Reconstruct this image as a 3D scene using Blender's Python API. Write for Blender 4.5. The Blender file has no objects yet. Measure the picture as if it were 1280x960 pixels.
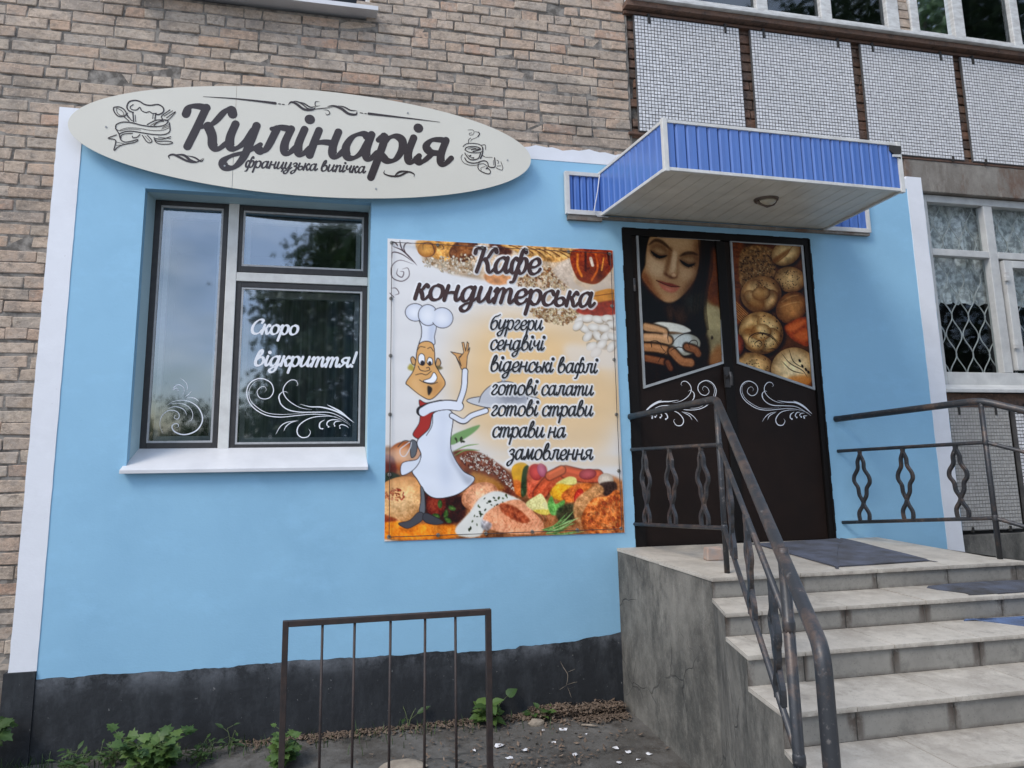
import bpy, bmesh, math, random
import numpy as np
from mathutils import Vector, Matrix
SC = bpy.context.scene
COL = SC.collection
rnd = random.Random(7)
RNG = np.random.default_rng(11)
RAD = math.radians

# ------------------------------------------------------------------ camera
cam_d = bpy.data.cameras.new("camera"); cam = bpy.data.objects.new("camera", cam_d); COL.objects.link(cam)
cam_d.sensor_fit = 'HORIZONTAL'; cam_d.sensor_width = 36.0; cam_d.lens = 24.685
cam_d.shift_x = 0.0534; cam_d.shift_y = -0.0617
cam_d.clip_start = 0.05; cam_d.clip_end = 2000
cam.matrix_world = Matrix(((0.977809,-0.028238,-0.207589,-2.09612),(-0.209424,-0.158426,-0.964906,-4.33466),(-0.005641,0.986967,-0.160824,0.71533),(0,0,0,1)))
SC.camera = cam

# ------------------------------------------------------------------ world, sun, exposure
SUN_EL, SUN_AZ = RAD(46), RAD(238)      # sun behind thin cloud, in front of the wall and a little to the left
W = bpy.data.worlds.new("World"); SC.world = W; W.use_nodes = True
nt = W.node_tree; nt.nodes.clear()
def wn(t, **k):
    n = nt.nodes.new(t)
    for a, b in k.items(): setattr(n, a, b)
    return n
sky = wn('ShaderNodeTexSky'); sky.sky_type = 'NISHITA'; sky.sun_disc = False
sky.sun_elevation = SUN_EL; sky.sun_rotation = SUN_AZ; sky.air_density = 1.0; sky.dust_density = .7; sky.ozone_density = 1.6
tc = wn('ShaderNodeTexCoord'); mp = wn('ShaderNodeMapping'); mp.inputs['Scale'].default_value = (1.0, 1.0, 2.4)
nz = wn('ShaderNodeTexNoise'); nz.inputs['Scale'].default_value = 2.3; nz.inputs['Detail'].default_value = 7; nz.inputs['Roughness'].default_value = 0.55
cr = wn('ShaderNodeValToRGB'); cr.color_ramp.elements[0].position = 0.34; cr.color_ramp.elements[1].position = 0.60
mx = wn('ShaderNodeMixRGB'); mx.inputs[2].default_value = (11.2, 12.0, 13.6, 1)
bgn = wn('ShaderNodeBackground'); bgn.inputs['Strength'].default_value = 0.12
wo = wn('ShaderNodeOutputWorld')
L = nt.links.new
L(tc.outputs['Generated'], mp.inputs[0]); L(mp.outputs[0], nz.inputs['Vector']); L(nz.outputs['Fac'], cr.inputs[0])
nz2 = wn('ShaderNodeTexNoise'); nz2.inputs['Scale'].default_value = 5.0; nz2.inputs['Detail'].default_value = 6; L(mp.outputs[0], nz2.inputs['Vector'])
cr2 = wn('ShaderNodeValToRGB'); e2 = cr2.color_ramp.elements; e2[0].position = .38; e2[0].color = (7.2, 9.2, 13.2, 1); e2[1].position = .64; e2[1].color = (11.8, 12.7, 14.4, 1)
L(nz2.outputs['Fac'], cr2.inputs[0]); L(cr2.outputs[0], mx.inputs[2])
L(cr.outputs[0], mx.inputs[0]); L(sky.outputs[0], mx.inputs[1]); L(mx.outputs[0], bgn.inputs[0]); L(bgn.outputs[0], wo.inputs[0])
sd = bpy.data.lights.new("sun", 'SUN'); sd.energy = 1.85; sd.angle = RAD(20); sd.color = (1.0, 0.92, 0.82)
so = bpy.data.objects.new("sun", sd); COL.objects.link(so)
_d = Vector((math.sin(SUN_AZ) * math.cos(SUN_EL), math.cos(SUN_AZ) * math.cos(SUN_EL), math.sin(SUN_EL)))
so.rotation_euler = _d.to_track_quat('Z', 'Y').to_euler(); so.location = (0, -10, 12)
vs = SC.view_settings; vs.view_transform = 'Standard'; vs.look = 'None'; vs.exposure = 0.44; vs.gamma = 1.0; vs.use_curve_mapping = False
SC.cycles.max_bounces = 6; SC.cycles.transparent_max_bounces = 12; SC.cycles.caustics_reflective = False; SC.cycles.caustics_refractive = False

# ------------------------------------------------------------------ helpers
def s2l(c):
    c = np.asarray(c, float) / 255.0
    return np.where(c <= 0.04045, c / 12.92, ((c + 0.055) / 1.055) ** 2.4)

class NT:
    """tiny node helper for materials"""
    def __init__(s, name):
        s.m = bpy.data.materials.new(name); s.m.use_nodes = True
        s.t = s.m.node_tree; s.t.nodes.clear()
        s.out = s.t.nodes.new('ShaderNodeOutputMaterial'); s.b = s.t.nodes.new('ShaderNodeBsdfPrincipled')
        s.t.links.new(s.b.outputs[0], s.out.inputs[0])
        s.tc = s.t.nodes.new('ShaderNodeTexCoord')
    def n(s, t, **k):
        n = s.t.nodes.new(t)
        for a, b in k.items(): setattr(n, a, b)
        return n
    def l(s, a, b): s.t.links.new(a, b)
    def noise(s, scale, detail=4, rough=0.55, stretch=(1, 1, 1), lo=0.0, hi=1.0, w=0.0):
        mp = s.n('ShaderNodeMapping'); mp.inputs['Scale'].default_value = stretch; mp.inputs['Location'].default_value = (w, w * 1.7, w * 0.6)
        s.l(s.tc.outputs['Object'], mp.inputs[0])
        z = s.n('ShaderNodeTexNoise'); z.inputs['Scale'].default_value = scale; z.inputs['Detail'].default_value = detail; z.inputs['Roughness'].default_value = rough
        s.l(mp.outputs[0], z.inputs['Vector'])
        r = s.n('ShaderNodeMapRange'); r.inputs['From Min'].default_value = lo; r.inputs['From Max'].default_value = hi; r.clamp = True
        s.l(z.outputs['Fac'], r.inputs[0]); return r.outputs[0]
    def mix(s, f, a, b, mode='MIX'):
        x = s.n('ShaderNodeMixRGB', blend_type=mode)
        for i, v in ((0, f), (1, a), (2, b)):
            if hasattr(v, 'is_linked') or hasattr(v, 'links'): s.l(v, x.inputs[i])
            elif i == 0: x.inputs[0].default_value = v
            else: x.inputs[i].default_value = (*v, 1) if len(v) == 3 else v
        return x.outputs[0]
    def math(s, op, a, b=0.0):
        x = s.n('ShaderNodeMath', operation=op)
        for i, v in enumerate((a, b)):
            if hasattr(v, 'links'): s.l(v, x.inputs[i])
            else: x.inputs[i].default_value = v
        return x.outputs[0]
    def attr(s, name):
        a = s.n('ShaderNodeAttribute'); a.attribute_name = name; return a
    def bump(s, h, strength=0.3, dist=0.01):
        b = s.n('ShaderNodeBump'); b.inputs['Strength'].default_value = strength; b.inputs['Distance'].default_value = dist
        s.l(h, b.inputs['Height']); s.l(b.outputs[0], s.b.inputs['Normal'])
    def col(s, c):
        if hasattr(c, 'links'): s.l(c, s.b.inputs['Base Color'])
        else: s.b.inputs['Base Color'].default_value = (*c, 1)
    def rough(s, r):
        if hasattr(r, 'links'): s.l(r, s.b.inputs['Roughness'])
        else: s.b.inputs['Roughness'].default_value = r

def simple(name, c1, c2=None, rough=0.6, scale=12, bump=0.1, bscale=60, metal=0.0, stretch=(1, 1, 1), spec=0.5, lo=.35, hi=.65):
    m = NT(name)
    c2 = c2 or tuple(v * 0.8 for v in c1)
    m.col(m.mix(m.noise(scale, 5, .6, stretch, lo, hi), c2, c1)); m.rough(rough); m.b.inputs['Metallic'].default_value = metal
    m.b.inputs['Specular IOR Level'].default_value = spec
    if bump: m.bump(m.noise(bscale, 4), bump, 0.004)
    return m.m

class MB:
    """collects geometry, then links it as one mesh object"""
    def __init__(s): s.v = []; s.f = []; s.fa = []
    def face(s, pts, a=0.0):
        i = len(s.v); s.v += [tuple(p) for p in pts]; s.f.append(tuple(range(i, i + len(pts)))); s.fa.append(a)
    def box(s, x0, x1, y0, y1, z0, z1, a=0.0, jit=0.0, skip=()):
        c = [(x, y, z) for z in (z0, z1) for y in (y0, y1) for x in (x0, x1)]
        if jit: c = [tuple(q + rnd.uniform(-jit, jit) for q in p) for p in c]
        s.hexa(c, a, skip)
    def hexa(s, c, a=0.0, skip=()):
        i = len(s.v); s.v += c
        for k, q in enumerate(((0, 2, 3, 1), (4, 5, 7, 6), (0, 1, 5, 4), (2, 6, 7, 3), (0, 4, 6, 2), (1, 3, 7, 5))):
            if k in skip: continue
            s.f.append(tuple(i + t for t in q)); s.fa.append(a)
    def prism(s, poly, y0, y1, a=0.0, back=True):
        """poly in (x,z), counter-clockwise seen from -y; front at y0"""
        n = len(poly); i = len(s.v)
        s.v += [(p[0], y0, p[1]) for p in poly] + [(p[0], y1, p[1]) for p in poly]
        s.f.append(tuple(range(i, i + n))); s.fa.append(a)
        if back: s.f.append(tuple(range(i + 2 * n - 1, i + n - 1, -1))); s.fa.append(a)
        for k in range(n):
            k2 = (k + 1) % n; s.f.append((i + k2, i + k, i + n + k, i + n + k2)); s.fa.append(a)
    def slab(s, poly, z0, z1, a=0.0):
        """poly in (x,y), counter-clockwise seen from above"""
        n = len(poly); i = len(s.v)
        s.v += [(p[0], p[1], z1) for p in poly] + [(p[0], p[1], z0) for p in poly]
        s.f.append(tuple(range(i, i + n))); s.fa.append(a)
        s.f.append(tuple(range(i + 2 * n - 1, i + n - 1, -1))); s.fa.append(a)
        for k in range(n):
            k2 = (k + 1) % n; s.f.append((i + k2, i + k, i + n + k, i + n + k2)); s.fa.append(a)
    def tube(s, path, r, seg=8, cap=True, flat=None):
        P = [Vector(p) for p in path]; n = len(P); rr = r if isinstance(r, (list, tuple)) else [r] * n
        i0 = len(s.v); up = Vector((0, 0, 1)); prev = None
        for k in range(n):
            t = (P[min(k + 1, n - 1)] - P[max(k - 1, 0)]).normalized()
            if prev is None:
                a = t.cross(up) if abs(t.dot(up)) < 0.95 else t.cross(Vector((0, 1, 0)))
            else: a = prev - t * prev.dot(t)
            a.normalize(); b = t.cross(a); prev = a
            for j in range(seg):
                th = 2 * math.pi * (j + .5) / seg
                s.v.append(tuple(P[k] + (a * math.cos(th) + b * math.sin(th)) * rr[k]))
        for k in range(n - 1):
            for j in range(seg):
                j2 = (j + 1) % seg; q = i0 + k * seg
                s.f.append((q + j, q + j2, q + seg + j2, q + seg + j)); s.fa.append(0.0)
        if cap:
            s.f.append(tuple(i0 + j for j in range(seg))[::-1]); s.fa.append(0.0)
            q = i0 + (n - 1) * seg; s.f.append(tuple(q + j for j in range(seg))); s.fa.append(0.0)
    def build(s, name, mat, parent=None, smooth=False, attr=None, bevel=0.0, bseg=2, recalc=True):
        me = bpy.data.meshes.new(name); me.from_pydata(s.v, [], s.f); 
        if attr:
            at = me.attributes.new(attr, 'FLOAT', 'FACE'); at.data.foreach_set('value', s.fa)
        if recalc or bevel:
            bm = bmesh.new(); bm.from_mesh(me)
            if recalc: bmesh.ops.recalc_face_normals(bm, faces=bm.faces)
            bm.to_mesh(me); bm.free()
        me.materials.append(mat)
        if smooth: me.polygons.foreach_set('use_smooth', [True] * len(me.polygons))
        o = bpy.data.objects.new(name, me); COL.objects.link(o)
        if parent: o.parent = parent
        if bevel:
            b = o.modifiers.new('bevel', 'BEVEL'); b.width = bevel; b.segments = bseg; b.limit_method = 'ANGLE'
        return o

def build_each(mb, name, mat, parent=None, inv=None):
    """one object per loose piece of the collected geometry"""
    par = list(range(len(mb.v)))
    def root(a):
        while par[a] != a: par[a] = par[par[a]]; a = par[a]
        return a
    for f in mb.f:
        for k in f[1:]: par[root(k)] = root(f[0])
    by = {}
    for f in mb.f: by.setdefault(root(f[0]), []).append(f)
    for fs in by.values():
        b = MB(); ids = sorted({k for f in fs for k in f}); mp_ = {k: i for i, k in enumerate(ids)}
        b.v = [mb.v[k] for k in ids]; b.f = [tuple(mp_[k] for k in f) for f in fs]; b.fa = [0] * len(fs)
        o = b.build(name, mat, parent)
        if inv is not None: o.matrix_parent_inverse = inv
def tag(o, label=None, cat=None, group=None, kind=None):
    if label: o['label'] = label
    if cat: o['category'] = cat
    if group: o['group'] = group
    if kind: o['kind'] = kind
    return o
def thing(name, label, cat, group=None, loc=(0, 0, 0)):
    o = bpy.data.objects.new(name, None); COL.objects.link(o); o.location = loc; o.empty_display_size = 0.1
    return tag(o, label, cat, group)

def spline(pts, n=8, closed=False):
    P = [np.array(p, float) for p in pts]
    if len(P) < 3: return [tuple(p) for p in P]
    out = []; m = len(P); rng = range(m if closed else m - 1)
    for i in rng:
        p1, p2 = P[i], P[(i + 1) % m]
        p0 = P[i - 1] if (i > 0 or closed) else 2 * p1 - p2
        p3 = P[(i + 2) % m] if (i + 2 < m or closed) else 2 * p2 - p1
        for k in range(n):
            t = k / n
            out.append(tuple(.5 * (2 * p1 + (p2 - p0) * t + (2 * p0 - 5 * p1 + 4 * p2 - p3) * t * t + (3 * p1 - p0 - 3 * p2 + p3) * t ** 3)))
    if not closed: out.append(tuple(P[-1]))
    return out

# ------------------------------------------------------------------ drawn strokes (lettering, scrolls) as thin raised vinyl
class Ink:
    """flat strokes in the x-z plane at depth y (facing -y); each stroke a hair in front of the last"""
    def __init__(s, y): s.y = y; s.v = []; s.f = []; s.k = 0
    def _yy(s):
        s.k += 1; return s.y - 0.00003 * (s.k % 24)
    def ribbon(s, pts, widths, caps=True):
        y0 = s._yy(); n = len(pts); i = len(s.v); P = np.array(pts, float)
        T = np.gradient(P, axis=0); T /= (np.hypot(T[:, 0], T[:, 1])[:, None] + 1e-12); N = np.stack([-T[:, 1], T[:, 0]], 1)
        for k in range(n):
            w = widths[k] / 2; y = y0 - .0004 * k / n
            s.v.append((P[k, 0] + N[k, 0] * w, y, P[k, 1] + N[k, 1] * w)); s.v.append((P[k, 0] - N[k, 0] * w, y, P[k, 1] - N[k, 1] * w))
        for k in range(n - 1):
            a = i + 2 * k; s.f.append((a, a + 1, a + 3, a + 2))
        if caps:
            for k in (0, n - 1):
                if widths[k] > 0.0012: s.disc(P[k], widths[k] / 2)
    def disc(s, c, r, r2=None):
        y = s._yy(); i = len(s.v)
        s.v += [(c[0] + r * math.cos(t * math.pi / 7), y, c[1] + (r2 or r) * math.sin(t * math.pi / 7)) for t in range(14)]
        s.f.append(tuple(range(i, i + 14)))
    def poly(s, pts):
        y = s._yy(); i = len(s.v); s.v += [(p[0], y, p[1]) for p in pts]; s.f.append(tuple(range(i, i + len(pts))))
    def mm(s, pts, w=4.0, mode='taper', n=8, closed=False):
        """points in mm; w = max width mm; mode taper / round / in / out"""
        q = spline([(a / 1000, b / 1000) for a, b in pts], n, closed)
        if closed: q = q + [q[0], q[1]]
        m = len(q); W_ = []
        for k in range(m):
            t = k / (m - 1)
            if mode == 'taper': f = max(.12, math.sin(math.pi * min(1, max(0, t))) ** .7)
            elif mode == 'in': f = .15 + .85 * t
            elif mode == 'out': f = 1 - .85 * t
            else: f = 1
            W_.append(w / 1000 * f)
        s.ribbon(q, W_)
    def build(s, name, mat, parent): 
        me = bpy.data.meshes.new(name); me.from_pydata(s.v, [], s.f); me.materials.append(mat)
        o = bpy.data.objects.new(name, me); COL.objects.link(o); o.parent = parent
        bm = bmesh.new(); bm.from_mesh(me)
        for f in bm.faces:
            f.normal_update()
            if f.normal.y > 0: f.normal_flip()
        bm.to_mesh(me); bm.free()
        return o

GLY = {
 'а': ([[(.74,.86),(.52,1.0),(.24,.86),(.1,.46),(.2,.08),(.42,.04),(.62,.28),(.74,.7)], [(.8,1.0),(.75,.45),(.8,.12),(.94,.05),(1.1,.3)]], 1.03),
 'б': ([[(.98,1.6),(.72,1.44),(.44,1.36),(.22,1.1),(.1,.62),(.16,.16),(.42,.0),(.72,.18),(.82,.56),(.7,.88),(.46,.92),(.2,.66)]], .95),
 'в': ([[(.12,.62),(.34,.92),(.52,1.3),(.48,1.6),(.32,1.56),(.2,1.14),(.13,.5),(.22,.1),(.46,.0),(.74,.18),(.82,.54),(.68,.84),(.44,.84),(.26,.66)]], .95),
 'г': ([[(.14,.78),(.32,1.0),(.58,.94),(.54,.7),(.28,.42),(.14,.16),(.34,.0),(.6,.08),(.76,.32)]], .76),
 'д': ([[(.74,.86),(.52,1.0),(.24,.86),(.1,.46),(.2,.08),(.42,.04),(.62,.28),(.74,.7)], [(.8,1.0),(.75,.4),(.7,-.28),(.52,-.62),(.26,-.64),(.16,-.44),(.36,-.2),(.76,-.02),(1.06,.3)]], 1.02),
 'е': ([[(.16,.42),(.5,.48),(.7,.7),(.62,.95),(.44,1.0),(.2,.82),(.1,.42),(.22,.08),(.46,.0),(.7,.14),(.82,.34)]], .82),
 'з': ([[(.14,.8),(.34,1.0),(.6,.92),(.58,.66),(.34,.53)], [(.34,.53),(.62,.44),(.66,.05),(.5,-.42),(.24,-.62),(.08,-.46),(.2,-.22),(.55,.0),(.82,.28)]], .8),
 'и': ([[(.16,1.0),(.1,.42),(.16,.08),(.34,.04),(.56,.32),(.7,.72)], [(.76,1.0),(.7,.42),(.76,.1),(.9,.05),(1.06,.3)]], 1.0),
 'і': ([[(.18,1.0),(.11,.42),(.18,.08),(.32,.05),(.48,.3)]], .44),
 'к': ([[(.18,1.0),(.12,.5),(.08,.02)], [(.7,.9),(.58,1.0),(.4,.66),(.14,.5)], [(.34,.58),(.46,.3),(.54,.06),(.7,.04),(.86,.28)]], .82),
 'л': ([[(.02,.12),(.14,.02),(.28,.2),(.42,.94)], [(.26,.92),(.5,1.0),(.84,.96)], [(.84,.98),(.76,.42),(.82,.1),(.96,.05),(1.12,.3)]], 1.06),
 'м': ([[(.02,.12),(.13,.02),(.26,.25),(.38,1.0)], [(.38,1.0),(.46,.45),(.56,.1)], [(.56,.1),(.76,.55),(.94,1.0)], [(.96,1.0),(.88,.42),(.94,.1),(1.08,.05),(1.22,.3)]], 1.18),
 'н': ([[(.18,1.0),(.12,.5),(.08,.02)], [(.12,.48),(.4,.56),(.72,.54)], [(.78,1.0),(.72,.42),(.78,.1),(.92,.05),(1.08,.3)]], 1.02),
 'о': ([[(.5,1.0),(.22,.88),(.1,.48),(.22,.1),(.46,.0),(.73,.14),(.84,.52),(.74,.88),(.5,1.0)]], .94),
 'п': ([[(.04,.78),(.17,1.0),(.2,.7),(.12,.02)], [(.16,.5),(.36,.88),(.54,1.0),(.68,.85),(.66,.4),(.7,.1),(.84,.05),(1.0,.3)]], .96),
 'р': ([[(.02,.8),(.16,1.0),(.2,.72),(.13,.0),(.05,-.68)], [(.16,.6),(.34,.92),(.56,1.0),(.78,.84),(.82,.46),(.68,.08),(.44,.02),(.22,.2)]], .94),
 'с': ([[(.72,.78),(.62,.98),(.44,1.0),(.2,.82),(.1,.42),(.22,.08),(.46,.0),(.68,.12),(.82,.34)]], .8),
 'т': ([[(.04,.78),(.17,1.0),(.2,.7),(.12,.02)], [(.16,.5),(.34,.88),(.5,1.0),(.62,.86),(.6,.5),(.54,.02)], [(.58,.5),(.76,.88),(.92,1.0),(1.06,.85),(1.04,.4),(1.08,.1),(1.2,.05),(1.36,.3)]], 1.34),
 'у': ([[(.16,1.0),(.11,.5),(.18,.14),(.36,.08),(.58,.36),(.72,.8)], [(.78,1.0),(.73,.4),(.64,-.25),(.46,-.62),(.2,-.64),(.1,-.42),(.3,-.2),(.72,.0),(1.04,.3)]], .98),
 'ф': ([[(.44,.88),(.26,1.0),(.1,.66),(.14,.15),(.3,.02),(.46,.2),(.56,.66)], [(.86,1.42),(.76,1.62),(.64,1.4),(.56,.7),(.48,.0),(.38,-.52),(.2,-.6)], [(.58,.6),(.76,.98),(.98,.9),(1.04,.5),(.92,.1),(.72,.02),(.54,.22)]], 1.16),
 'ц': ([[(.16,1.0),(.1,.42),(.16,.08),(.34,.04),(.56,.32),(.7,.72)], [(.76,1.0),(.7,.42),(.74,.08),(.86,.03),(.9,-.18),(.78,-.36)], [(.86,.03),(1.06,.28)]], 1.0),
 'ч': ([[(.16,1.0),(.13,.66),(.28,.46),(.5,.54),(.66,.82)], [(.74,1.0),(.66,.42),(.72,.1),(.86,.05),(1.02,.3)]], .96),
 'ь': ([[(.18,1.0),(.11,.45),(.18,.1),(.38,.0),(.6,.1),(.68,.34),(.54,.54),(.34,.52),(.16,.38)]], .78),
 'я': ([[(.0,.14),(.12,.03),(.28,.18),(.46,.46)], [(.72,.46),(.38,.48),(.2,.7),(.32,.95),(.56,1.0),(.78,.98)], [(.8,1.0),(.73,.42),(.79,.1),(.93,.05),(1.09,.3)]], 1.04),
 'К': ([[(-.16,1.22),(-.12,1.5),(.1,1.56),(.38,1.52)], [(.36,1.54),(.26,.8),(.14,.02)], [(1.16,1.36),(1.06,1.56),(.9,1.42),(.66,.94),(.3,.76)], [(.56,.84),(.74,.5),(.84,.14),(1.02,.02),(1.22,.26)]], 1.16),
 'С': ([[(.92,1.2),(1.0,1.45),(.8,1.58),(.5,1.48),(.2,1.1),(.1,.6),(.24,.14),(.58,.0),(.9,.15),(1.06,.42)]], 1.06),
 '!': ([[(.34,1.6),(.22,.5)]], .5), ' ': ([], .5)}
NIB = (math.cos(RAD(32)), math.sin(RAD(32)))
def write(ink, text, p0, p1, xh, thick=.31, thin=.13, grow=0.0, slant=.2):
    """write text from baseline point p0 to p1 (mm); xh = x-height in mm; grow = halo in mm"""
    total = 0
    for c in text: total += GLY[c][1]
    total += .06
    dx, dz = (p1[0] - p0[0]), (p1[1] - p0[1]); Ln = math.hypot(dx, dz); sx = Ln / (total * xh); ux, uz = dx / Ln, dz / Ln
    pen = 0.0
    def put(u, v):
        U = (u + slant * v / sx) * xh * sx; V = v * xh
        return ((p0[0] + ux * U) / 1000, (p0[1] + uz * U + V) / 1000)
    for c in text:
        st, adv = GLY[c]
        for s_ in st:
            q = spline([(a + pen, b) for a, b in s_], 7)
            P = [put(a, b) for a, b in q]
            A = np.array(q); T = np.gradient(A, axis=0); T /= (np.hypot(T[:, 0], T[:, 1])[:, None] + 1e-9)
            cr_ = np.abs(T[:, 0] * NIB[1] - T[:, 1] * NIB[0])
            wd = (thin + (thick - thin) * cr_ ** 1.15) * xh / 1000 * min(1.08, max(.86, sx))
            wd = np.convolve(np.pad(wd, 2, mode='edge'), np.ones(5) / 5, 'valid') + 2 * grow / 1000
            ink.ribbon(P, list(wd))
        if c == 'і': ink.disc(put(.26 + pen, 1.4), (.19 * xh + grow) / 1000)
        if c == '!': ink.disc(put(.16 + pen, .12), (.17 * xh + grow) / 1000)
        pen += adv

# ------------------------------------------------------------------ printed pictures: a fine mesh grid with a colour per vertex
class Halo:
    """takes the strokes of write() and prints them on a Canvas as a soft white glow"""
    def __init__(s, c): s.c = c
    def ribbon(s, P, wd):
        q = [(a * 1000, b * 1000) for a, b in P][::2] + [(P[-1][0] * 1000, P[-1][1] * 1000)]; s.c.line(q, float(np.mean(wd)) * 1000, (238, 237, 236), .9, 7, smooth=False)
    def disc(s, p, r): s.c.ball((p[0] * 1000, p[1] * 1000), r * 1000, r * 1000, 0, (238, 237, 236), (238, 237, 236), 6)
class Canvas:
    def __init__(s, x0, x1, z0, z1, res, bg):
        s.x0, s.z1, s.r = x0, z1, res
        s.w = int((x1 - x0) / res); s.h = int((z1 - z0) / res)
        s.a = np.zeros((s.h, s.w, 3)); s.a[:] = bg; s.sk = 1.0
        s.yy, s.xx = np.mgrid[0:s.h, 0:s.w]
    def px(s, p): return ((p[0] - s.x0) / s.r, (s.z1 - p[1]) / s.r)
    def noise(s, cell, octaves=4, sy=1.0):
        out = np.zeros((s.h, s.w)); amp = 1; tot = 0
        for o in range(octaves):
            c = max(1.0, cell / s.r / 2 ** o); gh, gw = int(s.h / (c * sy)) + 3, int(s.w / c) + 3
            g = RNG.random((gh, gw)); y = s.yy / (c * sy); x = s.xx / c; yi = y.astype(int); xi = x.astype(int); fy = y - yi; fx = x - xi
            fy = fy * fy * (3 - 2 * fy); fx = fx * fx * (3 - 2 * fx)
            out += amp * ((g[yi, xi] * (1 - fx) + g[yi, xi + 1] * fx) * (1 - fy) + (g[yi + 1, xi] * (1 - fx) + g[yi + 1, xi + 1] * fx) * fy); tot += amp; amp *= .55
        return out / tot
    @staticmethod
    def blur(m, r):
        r = int(round(r))
        if r < 1: return m
        for _ in range(2):
            for ax in (0, 1):
                c = np.cumsum(np.pad(m, [(r + 1, r) if a == ax else (0, 0) for a in (0, 1)], mode='edge'), axis=ax)
                m = (np.take(c, range(2 * r + 1, c.shape[ax]), ax) - np.take(c, range(0, c.shape[ax] - 2 * r - 1), ax)) / (2 * r + 1)
        return m
    def mask(s, pts, soft=0, n=6, smooth=True):
        soft = soft * s.sk; q = spline(pts, n, True) if smooth else pts
        P = np.array([s.px(p) for p in q]); pad = int(2 * soft / s.r) + 3
        x0 = max(0, int(P[:, 0].min()) - pad); x1 = min(s.w, int(P[:, 0].max()) + pad + 1); y0 = max(0, int(P[:, 1].min()) - pad); y1 = min(s.h, int(P[:, 1].max()) + pad + 1)
        if x1 <= x0 or y1 <= y0: return None
        X = s.xx[y0:y1, x0:x1] + .5; Y = s.yy[y0:y1, x0:x1] + .5; acc = np.zeros(X.shape)
        for ox, oy in ((-.25, -.25), (.25, -.25), (-.25, .25), (.25, .25)):
            ins = np.zeros(X.shape, bool)
            for k in range(len(P)):
                a, b = P[k - 1], P[k]
                if a[1] == b[1]: continue
                c = ((a[1] > Y + oy) != (b[1] > Y + oy)) & (X + ox < (b[0] - a[0]) * (Y + oy - a[1]) / (b[1] - a[1]) + a[0]); ins ^= c
            acc += ins * .25
        if soft: acc = s.blur(acc, soft / s.r)
        return acc, (slice(y0, y1), slice(x0, x1))
    def poly(s, pts, col, soft=0, alpha=1.0, smooth=True, tex=None, amt=.3, col2=None, grad=None):
        r = s.mask(pts, soft, smooth=smooth)
        if r is None: return
        m, sl = r; m = (m * alpha)[..., None]; c = np.ones(m.shape[:2] + (3,)) * np.array(col, float)
        if col2 is not None:
            t = tex[sl][..., None] if tex is not None else grad[sl][..., None]
            c = c * (1 - t) + np.array(col2, float) * t
        elif tex is not None: c = c * (1 + amt * (tex[sl][..., None] * 2 - 1))
        s.a[sl] = s.a[sl] * (1 - m) + c * m
        return r
    def ball(s, c, rx, rz, rot, col, dark, soft=2, light=(-.35, -.5), alpha=1.0, tex=None, amt=.25):
        """an ellipse (mm) printed as a rounded thing, as in the picture"""
        soft = soft * s.sk; cx, cy = s.px(c); R_ = max(rx, rz) / s.r + soft / s.r + 2
        x0, x1, y0, y1 = max(0, int(cx - R_)), min(s.w, int(cx + R_) + 1), max(0, int(cy - R_)), min(s.h, int(cy + R_) + 1)
        if x1 <= x0 or y1 <= y0: return
        X = s.xx[y0:y1, x0:x1] - cx; Y = s.yy[y0:y1, x0:x1] - cy; ct, st = math.cos(rot), math.sin(rot)
        u = (X * ct - Y * st) * s.r / rx; v = (X * st + Y * ct) * s.r / rz; d = np.sqrt(u * u + v * v)
        m = np.clip((1 - d) * min(rx, rz) / max(soft, s.r) + .5, 0, 1)[..., None] * alpha
        sh = np.clip(.55 * d ** 2 + .45 * ((u * -light[0] + v * -light[1]) * .5 + .5) * d, 0, 1)[..., None]
        cc = np.array(col, float) * (1 - sh) + np.array(dark, float) * sh
        if tex is not None: cc = cc * (1 + amt * (tex[y0:y1, x0:x1][..., None] * 2 - 1))
        s.a[y0:y1, x0:x1] = s.a[y0:y1, x0:x1] * (1 - m) + cc * m
    def line(s, pts, w, col, alpha=1.0, soft=0, n=8, taper=False, smooth=True, closed=False):
        q = spline(pts, n, closed) if smooth else list(pts)
        if closed: q.append(q[0])
        P = np.array([s.px(p) for p in q]); w_ = w / s.r / 2; pad = w_ + 2 + soft / s.r
        x0 = max(0, int(P[:, 0].min() - pad)); x1 = min(s.w, int(P[:, 0].max() + pad) + 1); y0 = max(0, int(P[:, 1].min() - pad)); y1 = min(s.h, int(P[:, 1].max() + pad) + 1)
        if x1 <= x0 or y1 <= y0: return
        X = s.xx[y0:y1, x0:x1] + .5; Y = s.yy[y0:y1, x0:x1] + .5; best = np.full(X.shape, -9.0); m_ = len(P) - 1
        for k in range(m_):
            a, b = P[k], P[k + 1]; d = b - a; L2 = d @ d + 1e-9; t = np.clip(((X - a[0]) * d[0] + (Y - a[1]) * d[1]) / L2, 0, 1)
            dist = np.hypot(X - a[0] - t * d[0], Y - a[1] - t * d[1]); ww = w_ * (math.sin(math.pi * (k + .5) / m_) ** .6 if taper else 1)
            best = np.maximum(best, ww - dist)
        m = np.clip(best / max(1, soft / s.r) + .5, 0, 1)[..., None] * alpha
        s.a[y0:y1, x0:x1] = s.a[y0:y1, x0:x1] * (1 - m) + np.array(col, float) * m
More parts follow.
